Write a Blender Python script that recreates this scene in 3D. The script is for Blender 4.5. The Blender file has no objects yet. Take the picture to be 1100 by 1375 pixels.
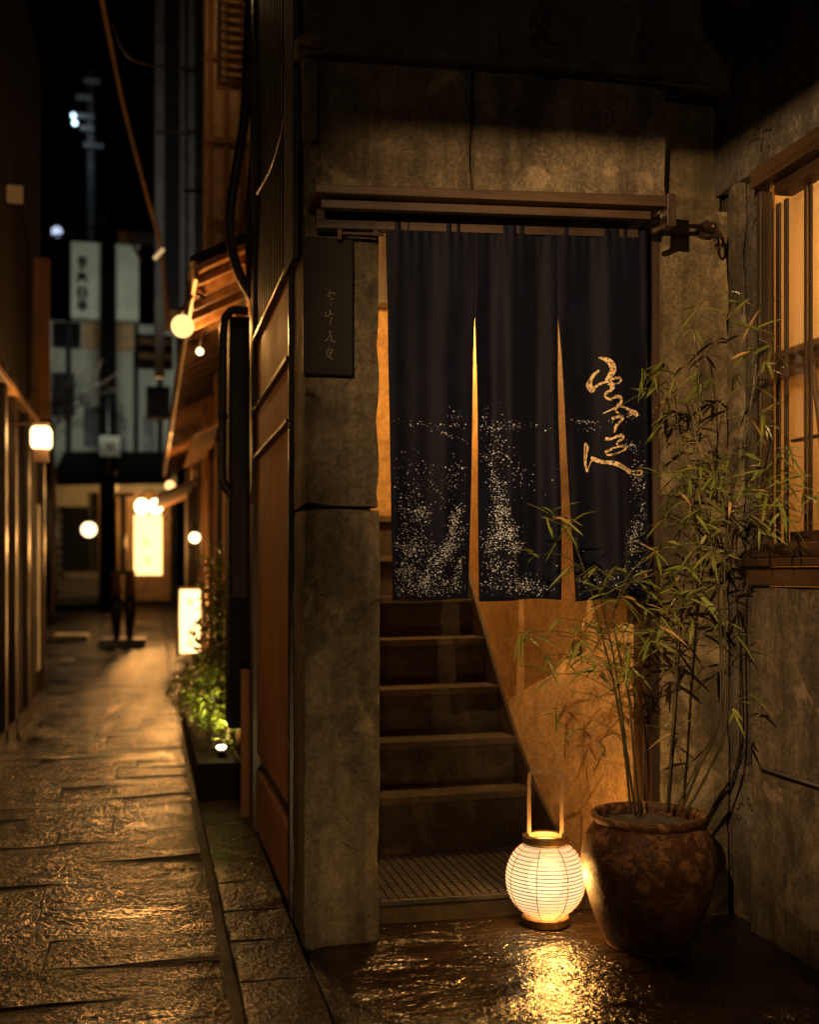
import bpy, bmesh, math, random
from mathutils import Vector, Matrix, noise as mnoise
R = math.radians
sc = bpy.context.scene

# ------------------------------------------------------------------ camera, sky, exposure
FPX, CX, HY, EYE = 1500.0, 550.0, 770.0, 1.0          # focal length, principal column, horizon row (pixels), eye height (m)
YAW = math.atan(350.0 / FPX)
SN, CS = math.sin(YAW), math.cos(YAW)
cd = bpy.data.cameras.new('camera'); cam = bpy.data.objects.new('camera', cd); sc.collection.objects.link(cam)
cam.location = (0, 0, EYE); cam.rotation_euler = (R(90), 0, -YAW)
cd.sensor_fit = 'VERTICAL'; cd.sensor_height = 24.0; cd.lens = 24.0 * FPX / 1375.0
cd.shift_y = (HY - 687.5) / 1375.0
cd.clip_start = 0.05; cd.clip_end = 400
cd.dof.use_dof = True; cd.dof.focus_distance = 3.08; cd.dof.aperture_fstop = 1.3
sc.camera = cam

w = bpy.data.worlds.new('World'); sc.world = w; w.use_nodes = True
wn = w.node_tree; sky = wn.nodes.new('ShaderNodeTexSky'); sky.sky_type = 'NISHITA'; sky.sun_disc = False
sky.sun_elevation = R(-6); sky.sun_rotation = R(200)
wn.links.new(sky.outputs[0], wn.nodes['Background'].inputs[0]); wn.nodes['Background'].inputs[1].default_value = 0.012
sc.view_settings.view_transform = 'Standard'; sc.view_settings.look = 'None'
sc.view_settings.exposure = 0.0; sc.view_settings.gamma = 1.0
sc.render.engine = 'CYCLES'
sc.cycles.use_denoising = True; sc.cycles.max_bounces = 7; sc.cycles.transparent_max_bounces = 12
sc.cycles.sample_clamp_indirect = 4.0; sc.cycles.caustics_refractive = False; sc.cycles.caustics_reflective = False

def lamp(name, kind, loc, energy, col, radius=0.05, target=None, **kw):
    l = bpy.data.lights.new(name, kind); l.energy = energy; l.color = col
    if kind in ('POINT', 'SPOT'): l.shadow_soft_size = radius
    for k, v in kw.items(): setattr(l, k, v)
    o = bpy.data.objects.new(name, l); sc.collection.objects.link(o); o.location = loc
    if target is not None:
        o.rotation_euler = (Vector(target) - Vector(loc)).to_track_quat('-Z', 'Y').to_euler()
    return o
kerb = lamp('pillar_fill_beam', 'SPOT', (0.26, 1.45, 0.10), 42.0, (1.0, 0.62, 0.25), 0.03, target=(0.47, 2.97, 0.42), spot_size=R(48), spot_blend=0.9)  # added beam that brightens the pillar foot, no known lamp behind it
fill = lamp('far_street_glow', 'POINT', (0.3, -4.5, 3.6), 105.0, (1.0, 0.70, 0.42), 0.4)  # added general fill from behind the camera, without a real source
moon = lamp('night_sun', 'SUN', (0, 0, 20), 0.003, (0.75, 0.85, 1.0), target=(2, 8, 0), angle=R(12))
WARM = (1.0, 0.62, 0.26)
# the street lamp of the house across the alley, just behind and left of the photographer
street = lamp('street_lamp_light', 'SPOT', (-0.55, 0.10, 2.10), 720.0, (1.0, 0.61, 0.27), 0.004, target=(2.05, 2.95, 1.52),
              spot_size=R(52), spot_blend=0.72)

# ------------------------------------------------------------------ pixel of the photo -> point of the place
def ray(px, py):
    u = (px - CX) / FPX
    return Vector((SN + CS * u, CS - SN * u, (HY - py) / FPX))
def on_y(px, py, y):
    r = ray(px, py); k = y / r.y; return Vector((r.x * k, y, EYE + r.z * k))
def on_x(px, py, x):
    r = ray(px, py); k = x / r.x; return Vector((x, r.y * k, EYE + r.z * k))
def on_z(px, py, z=0.0):
    r = ray(px, py); k = (z - EYE) / r.z; return Vector((r.x * k, r.y * k, z))
def at_d(px, py, d):
    r = ray(px, py); return Vector((r.x * d, r.y * d, EYE + r.z * d))
def zg(y): return 0.0 if y < 8 else (y - 8) * 0.03

# ------------------------------------------------------------------ materials
MATS = {}
class NT:
    def __init__(s, name):
        s.m = bpy.data.materials.new(name); s.m.use_nodes = True; s.t = s.m.node_tree
        s.b = s.t.nodes['Principled BSDF']; s.out = s.t.nodes['Material Output']; s._tc = None
    def n(s, typ, **p):
        nd = s.t.nodes.new('ShaderNode' + typ)
        for k, v in p.items(): setattr(nd, k, v)
        return nd
    def set(s, sock, v):
        if hasattr(v, 'links') or isinstance(v, bpy.types.NodeSocket): s.t.links.new(v, sock)
        else: sock.default_value = v
    def co(s, scale=(1, 1, 1), rot=(0, 0, 0)):
        if s._tc is None: s._tc = s.n('TexCoord').outputs['Object']
        mp = s.n('Mapping'); s.set(mp.inputs[0], s._tc); mp.inputs['Scale'].default_value = scale; mp.inputs['Rotation'].default_value = rot
        return mp.outputs[0]
    def noise(s, scale, detail=6, rough=0.6, vec=None, dist=0.0):
        nd = s.n('TexNoise'); s.set(nd.inputs['Vector'], vec if vec is not None else s.co())
        nd.inputs['Scale'].default_value = scale; nd.inputs['Detail'].default_value = detail
        nd.inputs['Roughness'].default_value = rough; nd.inputs['Distortion'].default_value = dist
        return nd.outputs[0]
    def vor(s, scale, feature='F1', vec=None):
        nd = s.n('TexVoronoi', feature=feature); s.set(nd.inputs['Vector'], vec if vec is not None else s.co())
        nd.inputs['Scale'].default_value = scale; return nd.outputs[0]
    def ramp(s, v, stops):
        nd = s.n('ValToRGB'); s.set(nd.inputs[0], v); e = nd.color_ramp.elements
        while len(e) < len(stops): e.new(0.5)
        for i, (p, c) in enumerate(stops):
            e[i].position = p; e[i].color = (c, c, c, 1) if not hasattr(c, '__len__') else (*c, 1)
        return nd.outputs[0]
    def mix(s, f, a, b, mode='MIX'):
        nd = s.n('Mix', data_type='RGBA', blend_type=mode); s.set(nd.inputs[0], f)
        for sk, v in ((nd.inputs[6], a), (nd.inputs[7], b)):
            if isinstance(v, (tuple, list)): v = (*v, 1)
            s.set(sk, v)
        return nd.outputs[2]
    def math(s, op, a, b=0.0, c=None):
        nd = s.n('Math', operation=op); s.set(nd.inputs[0], a); s.set(nd.inputs[1], b)
        if c is not None: s.set(nd.inputs[2], c)
        return nd.outputs[0]
    def bump(s, h, strength=0.5, dist=0.01, normal=None):
        nd = s.n('Bump'); s.set(nd.inputs['Height'], h); nd.inputs['Strength'].default_value = strength; nd.inputs['Distance'].default_value = dist
        if normal is not None: s.set(nd.inputs['Normal'], normal)
        return nd.outputs[0]
    def done(s, col=None, rough=None, normal=None, metal=None, spec=None):
        if col is not None: s.set(s.b.inputs['Base Color'], (*col, 1) if isinstance(col, (tuple, list)) else col)
        if rough is not None: s.set(s.b.inputs['Roughness'], rough)
        if normal is not None: s.set(s.b.inputs['Normal'], normal)
        if metal is not None: s.b.inputs['Metallic'].default_value = metal
        if spec is not None: s.b.inputs['Specular IOR Level'].default_value = spec
        return s.m

def concrete(name, dark, light, scale=3.0, crack=3.5, rough=0.75, grain=1.0, stain=0.6, streak=True):
    t = NT(name)
    n1 = t.noise(scale, 9, 0.65, dist=0.6)
    col = t.mix(t.ramp(n1, [(0.32, 0.0), (0.68, 1.0)]), dark, light)
    n2 = t.noise(scale * 24, 6, 0.75)
    n3 = t.noise(scale * 6, 6, 0.7, dist=0.8)
    col = t.mix(0.75, col, t.ramp(n2, [(0.33, 0.22), (0.66, 1.0)]), 'MULTIPLY')
    col = t.mix(0.5, col, t.ramp(n3, [(0.36, 0.25), (0.6, 1.0)]), 'MULTIPLY')
    if streak:
        st = t.noise(1.0, 5, 0.6, vec=t.co((16, 16, 1.6)))
        col = t.mix(stain, col, t.ramp(st, [(0.36, 0.25), (0.6, 1.0)]), 'MULTIPLY')
    blot = t.noise(1.7, 4, 0.55, dist=1.2)
    col = t.mix(stain, col, t.ramp(blot, [(0.38, 0.2), (0.47, 1.0)]), 'MULTIPLY')
    # flaked patches with crisp rims
    fl = t.noise(4.3, 7, 0.6, dist=0.8)
    flm = t.ramp(fl, [(0.585, 0.0), (0.65, 1.0)])
    col = t.mix(flm, col, t.mix(0.5, col, light))
    # cracks: warped cell borders, shown only here and there
    wv = t.n('VectorMath', operation='ADD'); nz = t.n('TexNoise'); t.set(nz.inputs['Vector'], t.co()); nz.inputs['Scale'].default_value = 9; nz.inputs['Detail'].default_value = 5
    sc_ = t.n('VectorMath', operation='SCALE'); t.set(sc_.inputs[0], nz.outputs[1]); sc_.inputs['Scale'].default_value = 0.22
    t.set(wv.inputs[0], t.co((1, 1, 0.6))); t.set(wv.inputs[1], sc_.outputs[0])
    cr = t.ramp(t.vor(crack, 'DISTANCE_TO_EDGE', vec=wv.outputs[0]), [(0.0, 1.0), (0.007, 0.0)])
    crm = t.math('MULTIPLY', cr, t.ramp(t.noise(2.3, 3), [(0.55, 0.0), (0.64, 1.0)]))
    col = t.mix(crm, col, tuple(c * 0.15 for c in dark))
    h = t.math('ADD', t.math('MULTIPLY', n2, 0.5 * grain), t.math('MULTIPLY', t.noise(scale * 45, 4, 0.7), 0.22 * grain))
    h = t.math('ADD', h, t.math('MULTIPLY', t.noise(scale * 20, 4, 0.75, dist=1.5), 0.55 * grain))
    h = t.math('SUBTRACT', h, t.math('MULTIPLY', crm, 1.6))
    h = t.math('SUBTRACT', h, t.math('MULTIPLY', flm, 0.25))
    rg = t.ramp(n2, [(0.3, rough - 0.15), (0.7, rough + 0.1)])
    return t.done(col, rg, t.bump(h, 1.0, 0.013), spec=0.35)

def wood(name, dark, light, along='z', rough=0.5, scale=1.0, bump=0.3):
    t = NT(name)
    sc3 = {'z': (26, 26, 1.3), 'y': (26, 1.3, 26), 'x': (1.3, 26, 26)}[along]
    g = t.noise(scale, 8, 0.65, vec=t.co(sc3), dist=0.4)
    col = t.mix(t.ramp(g, [(0.3, 0.0), (0.7, 1.0)]), dark, light)
    b = t.noise(2.2, 5, 0.6)
    col = t.mix(0.6, col, t.ramp(b, [(0.35, 0.4), (0.6, 1.0)]), 'MULTIPLY')
    return t.done(col, t.ramp(b, [(0.3, rough - 0.12), (0.7, rough + 0.15)]), t.bump(g, bump, 0.004))

def plain(name, col, rough=0.6, metal=0.0, var=0.35, scale=8.0, bump=0.15, spec=0.5):
    t = NT(name)
    n = t.noise(scale, 6, 0.65)
    c = t.mix(t.ramp(n, [(0.3, 0.0), (0.7, 1.0)]), tuple(x * (1 - var) for x in col), tuple(min(1, x * (1 + var)) for x in col))
    return t.done(c, t.ramp(n, [(0.3, max(0.05, rough - 0.12)), (0.7, min(1, rough + 0.12))]), t.bump(t.noise(scale * 6, 4), bump, 0.003), metal, spec)

def glow(name, col, strength, var=0.12, scale=6.0):
    t = NT(name)
    e = t.n('Emission'); n = t.noise(scale, 3, 0.5)
    t.set(e.inputs[0], t.mix(t.ramp(n, [(0.3, 0.0), (0.7, 1.0)]), tuple(c * (1 - var) for c in col), col)); e.inputs[1].default_value = strength
    t.t.links.new(e.outputs[0], t.out.inputs[0]); return t.m

def glass(name, tint=(0.9, 0.9, 0.9), ior=1.45):
    t = NT(name)
    tr = t.n('BsdfTransparent'); tr.inputs[0].default_value = (*tint, 1)
    gl = t.n('BsdfGlossy'); gl.inputs['Roughness'].default_value = 0.02
    fr = t.n('Fresnel'); t.set(fr.inputs[0], t.math('ADD', t.math('MULTIPLY', t.n('NewGeometry').outputs['Backfacing'], 1 / ior - ior), ior))
    t.set(fr.inputs['Normal'], t.bump(t.noise(3.0, 2), 0.02, 0.01))
    mx = t.n('MixShader'); t.set(mx.inputs[0], fr.outputs[0]); t.set(mx.inputs[1], tr.outputs[0]); t.set(mx.inputs[2], gl.outputs[0])
    t.t.links.new(mx.outputs[0], t.out.inputs[0]); return t.m

def wet_ground(name, dark, light, puddle=0.5, facet=70.0, lo=0.05, hi=0.16, bd=.004, scale=1.0):
    t = NT(name)
    big = t.noise(2.3 * scale, 5, 0.6, dist=0.9)
    dry = t.ramp(big, [(puddle - 0.09, 0.0), (puddle + 0.07, 1.0)])
    gr = t.noise(facet, 3, 0.55, dist=0.3)
    fine = t.noise(facet * 2.6, 2, 0.5)
    mid = t.noise(1.0, 5, 0.6, vec=t.co((5.0 * scale, 11 * scale, 5)), dist=0.6)
    col = t.mix(t.ramp(mid, [(0.3, 0.0), (0.7, 1.0)]), dark, light)
    col = t.mix(0.6, col, t.ramp(gr, [(0.35, 0.3), (0.65, 1.0)]), 'MULTIPLY')
    h = t.math('ADD', t.math('MULTIPLY', gr, 1.0), t.math('MULTIPLY', fine, 0.30))
    h = t.math('MULTIPLY', h, t.math('ADD', t.math('MULTIPLY', dry, 0.80), 0.20))
    h = t.math('ADD', h, t.math('MULTIPLY', mid, 2.6))
    cr = t.ramp(t.vor(2.1, 'DISTANCE_TO_EDGE', vec=t.co((1, 1.4, 1))), [(0.0, 1.0), (0.008, 0.0)])
    crm = t.math('MULTIPLY', cr, t.ramp(t.noise(1.6, 3), [(0.54, 0.0), (0.6, 1.0)]))
    h = t.math('SUBTRACT', h, t.math('MULTIPLY', crm, 0.8))
    rg = t.mix(dry, (lo, lo, lo), (hi, hi, hi))
    return t.done(col, rg, t.bump(h, 1.0, bd), spec=0.55)

M = dict(
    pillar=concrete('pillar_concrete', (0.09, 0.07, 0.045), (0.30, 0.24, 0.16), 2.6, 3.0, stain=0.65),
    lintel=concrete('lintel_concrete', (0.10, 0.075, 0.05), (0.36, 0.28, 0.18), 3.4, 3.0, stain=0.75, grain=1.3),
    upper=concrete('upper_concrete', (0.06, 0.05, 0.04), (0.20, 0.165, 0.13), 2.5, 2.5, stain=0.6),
    rwall=concrete('side_plaster', (0.075, 0.058, 0.038), (0.27, 0.21, 0.135), 2.4, 1.8, stain=0.65),
    rpillar=concrete('right_pillar_plaster', (0.15, 0.115, 0.065), (0.48, 0.36, 0.19), 4.5, 1.5, stain=0.55, grain=1.7),
    ochre=concrete('ochre_plaster', (0.50, 0.27, 0.09), (0.74, 0.44, 0.16), 4.0, 1.2, stain=0.25, streak=False, grain=0.7),
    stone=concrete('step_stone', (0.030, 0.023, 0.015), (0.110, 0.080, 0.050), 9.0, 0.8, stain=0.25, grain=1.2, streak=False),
    stonetop=concrete('step_tread', (0.05, 0.036, 0.022), (0.15, 0.105, 0.062), 9.0, 0.8, stain=0.2, rough=0.5, grain=0.8, streak=False),  # lighter copy of the step stone: lit treads against shaded risers, in colour
    floor=wet_ground('wet_entrance_floor', (0.008, 0.005, 0.003), (0.034, 0.022, 0.012), 0.47, 58.0, 0.06, 0.15, .0065),
    alley=wet_ground('wet_alley_stone', (0.006, 0.004, 0.0025), (0.024, 0.015, 0.008), 0.41, 58.0, 0.05, 0.10, .0088),
    kerb=wet_ground('wet_kerb_stone', (0.008, 0.006, 0.004), (0.035, 0.024, 0.014), 0.42, 75.0, 0.08, 0.22, .0065),
    dirt=plain('gutter_dirt', (0.006, 0.005, 0.004), 0.6),
    dwood=wood('dark_wood', (0.010, 0.006, 0.004), (0.045, 0.026, 0.015), 'z', 0.4),
    dwoodx=wood('dark_wood_beam', (0.012, 0.007, 0.004), (0.055, 0.030, 0.016), 'x', 0.42),
    dwoody=wood('dark_wood_rail', (0.012, 0.007, 0.004), (0.055, 0.030, 0.016), 'y', 0.4),
    cwood=wood('canopy_wood', (0.014, 0.008, 0.004), (0.075, 0.040, 0.018), 'x', 0.45),
    pwood=wood('panel_wood', (0.17, 0.070, 0.022), (0.36, 0.16, 0.052), 'z', 0.72),
    fwood=wood('frame_wood', (0.012, 0.007, 0.004), (0.055, 0.030, 0.014), 'z', 0.38),
    fwoody=wood('sill_wood', (0.016, 0.009, 0.005), (0.07, 0.038, 0.018), 'y', 0.35),
    ewood=wood('eaves_wood', (0.14, 0.07, 0.028), (0.38, 0.20, 0.08), 'y', 0.55),
    black=plain('black_metal', (0.008, 0.008, 0.009), 0.35, 0.6),
    rubber=plain('black_rubber', (0.006, 0.006, 0.006), 0.5),
    iron=plain('rusty_iron', (0.05, 0.03, 0.02), 0.4, 0.7, 0.5, 30),
    sheet=plain('dark_sheet_metal', (0.022, 0.023, 0.027), 0.65, 0.0, spec=.25),
    grey=plain('grey_paint', (0.22, 0.22, 0.21), 0.6),
    darkwall=plain('dark_wall', (0.009, 0.006, 0.0045), 0.8, spec=.2),
    tanwall=plain('tan_plaster', (0.42, 0.27, 0.14), 0.8),
    palewall=plain('pale_plaster', (0.42, 0.45, 0.40), 0.85, var=0.25, scale=2.0),
    mat=plain('mat_rubber', (0.035, 0.026, 0.019), 0.5, var=0.5, scale=40),
    gold=None, bamboo=None,
)

# ------------------------------------------------------------------ mesh builder
class MB:
    def __init__(s): s.v, s.f, s.mi = [], [], []
    def add(s, vs, fs, mi=0):
        o = len(s.v); s.v += [Vector(p) for p in vs]; s.f += [tuple(i + o for i in f) for f in fs]; s.mi += [mi] * len(fs); return s
    def box(s, x0, x1, y0, y1, z0, z1, mi=0):
        return s.hexa([(x0, y0, z0), (x1, y0, z0), (x1, y1, z0), (x0, y1, z0), (x0, y0, z1), (x1, y0, z1), (x1, y1, z1), (x0, y1, z1)], mi)
    def hexa(s, c, mi=0):
        return s.add(c, [(3, 2, 1, 0), (4, 5, 6, 7), (0, 1, 5, 4), (1, 2, 6, 5), (2, 3, 7, 6), (3, 0, 4, 7)], mi)
    def bar(s, a, b, wx, wy, mi=0, up=(0, 0, 1)):
        a, b = Vector(a), Vector(b); d = (b - a).normalized(); u = Vector(up)
        if abs(d.dot(u)) > 0.98: u = Vector((0, 1, 0))
        sx = d.cross(u).normalized() * wx / 2; sy = sx.cross(d).normalized() * wy / 2
        return s.hexa([a - sx - sy, a + sx - sy, a + sx + sy, a - sx + sy, b - sx - sy, b + sx - sy, b + sx + sy, b - sx + sy], mi)
    def tube(s, pts, r, n=8, mi=0, cap=True):
        pts = [Vector(p) for p in pts]; rs = r if hasattr(r, '__len__') else [r] * len(pts)
        rings = []; up = Vector((0.13, 0.31, 0.94))
        for i, p in enumerate(pts):
            d = (pts[min(i + 1, len(pts) - 1)] - pts[max(i - 1, 0)])
            d = d.normalized() if d.length > 1e-9 else Vector((0, 0, 1))
            a = d.cross(up)
            if a.length < 1e-3: a = d.cross(Vector((1, 0, 0)))
            a.normalize(); b = d.cross(a)
            rings.append([p + (a * math.cos(2 * math.pi * k / n) + b * math.sin(2 * math.pi * k / n)) * rs[i] for k in range(n)])
        vs = [q for rg in rings for q in rg]; fs = []
        for i in range(len(pts) - 1):
            for k in range(n):
                fs.append((i * n + k, i * n + (k + 1) % n, (i + 1) * n + (k + 1) % n, (i + 1) * n + k))
        if cap: fs += [tuple(range(n))[::-1], tuple(range((len(pts) - 1) * n, len(pts) * n))]
        return s.add(vs, fs, mi)
    def lathe(s, prof, c, n=32, mi=0, wob=0.0, close=False):
        vs, fs = [], []; c = Vector(c)
        for (r, z) in prof:
            for k in range(n):
                a = 2 * math.pi * k / n
                rr = r * (1 + wob * math.sin(3 * a + z * 20) + wob * 0.6 * math.sin(5 * a - z * 31))
                vs.append(c + Vector((rr * math.cos(a), rr * math.sin(a), z)))
        for i in range(len(prof) - 1):
            for k in range(n): fs.append((i * n + k, i * n + (k + 1) % n, (i + 1) * n + (k + 1) % n, (i + 1) * n + k))
        if close: fs += [tuple(range(n))[::-1], tuple(range((len(prof) - 1) * n, len(prof) * n))]
        return s.add(vs, fs, mi)
    def torus(s, c, Rr, r, n=40, m=6, mi=0):
        prof = [(Rr + r * math.cos(2 * math.pi * j / m), r * math.sin(2 * math.pi * j / m)) for j in range(m + 1)]
        return s.lathe(prof, c, n, mi)
    def ball(s, c, rx, rz=None, n=20, m=12, mi=0):
        rz = rz or rx
        return s.lathe([(max(1e-4, rx * math.sin(math.pi * j / m)), -rz * math.cos(math.pi * j / m)) for j in range(m + 1)], c, n, mi)
    def rough(s, x0, x1, y0, y1, z0, z1, cell=0.05, amp=0.004, mi=0, edge=0.006):
        """a slab of old masonry: box faces cut into cells, surface and arrises worn by noise"""
        def ax(a, b): k = max(1, int(round((b - a) / cell))); return [a + (b - a) * i / k for i in range(k + 1)]
        X, Y, Z = ax(x0, x1), ax(y0, y1), ax(z0, z1); idx = {}; vs = []; fs = []
        cen = Vector(((x0 + x1) / 2, (y0 + y1) / 2, (z0 + z1) / 2))
        def V(i, j, k):
            key = (i, j, k)
            if key not in idx:
                p = Vector((X[i], Y[j], Z[k])); nb = (i in (0, len(X) - 1)) + (j in (0, len(Y) - 1)) + (k in (0, len(Z) - 1))
                q = mnoise.noise_vector(p * 9.0) * amp + mnoise.noise_vector(p * 31.0) * amp * 0.5
                if nb > 1:
                    e = edge * (0.4 + max(0.0, mnoise.noise(p * 14.0)) * 1.8)
                    if i in (0, len(X) - 1): q.x += e if i == 0 else -e
                    if j in (0, len(Y) - 1): q.y += e if j == 0 else -e
                    if k in (0, len(Z) - 1): q.z += e if k == 0 else -e
                idx[key] = len(vs); vs.append(p + q)
            return idx[key]
        a, b, c = len(X) - 1, len(Y) - 1, len(Z) - 1
        for i in range(a):
            for k in range(c):
                fs.append((V(i, 0, k), V(i + 1, 0, k), V(i + 1, 0, k + 1), V(i, 0, k + 1))); fs.append((V(i + 1, b, k), V(i, b, k), V(i, b, k + 1), V(i + 1, b, k + 1)))
            for j in range(b):
                fs.append((V(i, j, c), V(i + 1, j, c), V(i + 1, j + 1, c), V(i, j + 1, c))); fs.append((V(i, j + 1, 0), V(i + 1, j + 1, 0), V(i + 1, j, 0), V(i, j, 0)))
        for j in range(b):
            for k in range(c):
                fs.append((V(0, j + 1, k), V(0, j, k), V(0, j, k + 1), V(0, j + 1, k + 1))); fs.append((V(a, j, k), V(a, j + 1, k), V(a, j + 1, k + 1), V(a, j, k + 1)))
        return s.add(vs, fs, mi)
    def ribbon(s, pts, n, nrm, mi=0):
        """pts: (point, width); flat brush stroke lying on a face whose normal is nrm"""
        ps = [p for p, _ in pts]; L = []
        for i, (p, wd) in enumerate(pts):
            d = ps[min(i + 1, len(ps) - 1)] - ps[max(i - 1, 0)]
            d = d.normalized() if d.length > 1e-9 else Vector((1, 0, 0))
            sd = d.cross(nrm).normalized() * wd / 2; L += [p - sd, p + sd]
        return s.add(L, [(2 * i, 2 * i + 1, 2 * i + 3, 2 * i + 2) for i in range(len(ps) - 1)], mi)
    def build(s, name, mats, parent=None, smooth=False, bevel=0.0, base=None):
        me = bpy.data.meshes.new(name)
        off = parent.matrix_world.translation if parent is not None else Vector((0, 0, 0))
        if parent is not None:
            p = parent; off = Vector((0, 0, 0))
            while p is not None: off += p.location; p = p.parent
        if base is not None: off = off + Vector(base) if parent is None else Vector(base)
        me.from_pydata([tuple(v - off) for v in s.v], [], s.f)
        for m in (mats if isinstance(mats, (list, tuple)) else [mats]): me.materials.append(m)
        me.polygons.foreach_set('material_index', s.mi)
        if smooth: me.polygons.foreach_set('use_smooth', [True] * len(s.f))
        me.update()
        o = bpy.data.objects.new(name, me); sc.collection.objects.link(o)
        if parent is not None: o.parent = parent
        else: o.location = off
        if bevel > 0:
            b = o.modifiers.new('edge', 'BEVEL'); b.width = bevel; b.segments = 2; b.limit_method = 'ANGLE'
        return o

def tag(o, label=None, cat=None, group=None, kind=None):
    if label: o['label'] = label
    if cat: o['category'] = cat
    if group: o['group'] = group
    if kind: o['kind'] = kind
    return o
def thing(name, loc, label, cat, group=None):
    o = bpy.data.objects.new(name, None); o.empty_display_size = 0.1; sc.collection.objects.link(o); o.location = loc
    return tag(o, label, cat, group)
def struct(o): o['kind'] = 'structure'; return o
def smoothline(pts, k=6):
    """Catmull-Rom through the points"""
    P = [Vector(p) for p in pts]; out = []
    for i in range(len(P) - 1):
        a, b, c, d = P[max(i - 1, 0)], P[i], P[i + 1], P[min(i + 2, len(P) - 1)]
        for j in range(k):
            t = j / k
            out.append(0.5 * ((2 * b) + (c - a) * t + (2 * a - 5 * b + 4 * c - d) * t * t + (3 * b - a - 3 * c + d) * t ** 3))
    out.append(P[-1]); return out
def prect(mb, px0, py0, px1, py1, y, th, mi=0):
    a, b = on_y(px0, py1, y), on_y(px1, py0, y)
    mb.box(a.x, b.x, y, y + th, a.z, b.z, mi); return a, b
rnd = random.Random(11)

# ================================================================== SETTING: the ground
FY, WX, RX = 2.974, 0.403, 1.645           # front face, alley side face, right wall face of the entrance
g = MB()
X0, X1 = -1.6, 0.185
y = 1.2; rs = random.Random(5)
while y < 30:
    L = rs.uniform(0.17, 0.31) * (1.0 if y < 10 else 1.3)
    c0 = rs.uniform(X0 + .25, X0 + .6); cuts = [X0]
    while c0 < X1 - .22: cuts.append(c0); c0 += rs.uniform(.34, .75)
    cuts.append(X1)
    for a, b in zip(cuts[:-1], cuts[1:]):
        tx, ty, dz = rs.gauss(0, 0.012), rs.gauss(0, 0.020), rs.uniform(-0.0012, 0.0012)
        gp = 0.003; nx, ny = max(2, int((b - a) / 0.07)), max(2, int(L / 0.07)); vs = []; fs = []
        for j in range(ny + 1):
            for i in range(nx + 1):
                u, v = i / nx, j / ny
                px_, py_ = a + gp + (b - a - 2 * gp) * u, y + gp + (L - 2 * gp) * v
                e = 0.0035 if (i in (0, nx) or j in (0, ny)) else 0.0
                py_ += .018 * mnoise.noise(Vector((px_ * 2.2, round(y, 2) + (L if j == ny else 0), 4))) * (1 if j in (0, ny) else .5)
                zz = zg(py_) + dz + tx * (u - .5) * (b - a) + ty * (v - .5) * L + 0.006 * mnoise.noise(Vector((px_ * 5, py_ * 5, 0))) - e
                vs.append((px_, py_, zz))
        for j in range(ny):
            for i in range(nx): k = j * (nx + 1) + i; fs.append((k, k + 1, k + nx + 2, k + nx + 1))
        g.add(vs, fs)
    y += L
struct(g.build('alley_paving', M['alley'], smooth=True))
# base soil sheet under everything, up to the horizon
g = MB()
ys = [-30, 8, 30, 120]; zs = [-0.03, -0.03, 0.63, 0.63]
for i in range(3): g.add([(-60, ys[i], zs[i]), (60, ys[i], zs[i]), (60, ys[i + 1], zs[i + 1]), (-60, ys[i + 1], zs[i + 1])], [(0, 1, 2, 3)])
struct(g.build('ground', M['dirt']))
# kerb stones between gutter and house
g = MB(); y = 1.3
while y < 16:
    L = rs.uniform(0.2, 0.34)
    g.rough(0.212, 0.395, y + 0.004, y + L - 0.004, zg(y) - 0.05, zg(y) + 0.012 + rs.uniform(-0.003, 0.003), 0.05, 0.004, 0, 0.003); y += L
struct(g.build('kerb_stones', M['kerb'], smooth=False))
g = MB(); nx, ny = 60, 60; vs = []; fs = []
for j in range(ny + 1):
    for i in range(nx + 1):
        a, b = 0.41 + (3.2 - 0.41) * i / nx, 1.2 + (3.16 - 1.2) * j / ny
        vs.append((a, b, 0.007 * mnoise.noise(Vector((a * 3.5, b * 3.5, 3))) + 0.003 * mnoise.noise(Vector((a * 11, b * 11, 9))) - 0.002 - (0.012 if i == 0 else 0)))
for j in range(ny):
    for i in range(nx): k = j * (nx + 1) + i; fs.append((k, k + 1, k + nx + 2, k + nx + 1))
g.add(vs, fs); struct(g.build('entrance_floor', M['floor'], smooth=True))

# ================================================================== CORNER BUILDING
cb = thing('corner_building', (WX, FY, 0), 'weathered concrete corner building with curtained doorway, stairs and ochre side panels', 'building')
XL = on_y(511, 900, FY).x; XR = on_y(893, 900, FY).x; XJ = on_y(877, 900, FY).x
zj = on_y(455, 682, FY).z
p = MB(); p.rough(WX, XL, FY, FY + 0.24, -0.02, zj - 0.002, 0.04, 0.003); p.rough(WX, XL - 0.002, FY + 0.003, FY + 0.24, zj + 0.002, on_y(455, 245, FY).z + 0.1, 0.04, 0.003)
p.build('left_pillar', M['pillar'], cb, smooth=False)
p = MB(); p.rough(XR, RX + 0.02, FY + 0.012, FY + 0.26, -0.02, on_y(930, 278, FY).z, 0.04, 0.003); p.rough(XR - .02, RX + 0.02, FY + 0.065, FY + 0.26, on_y(930, 277, FY).z - .01, 3.0, 0.05, 0.003)
p.build('right_pillar', M['rpillar'], cb)
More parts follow.
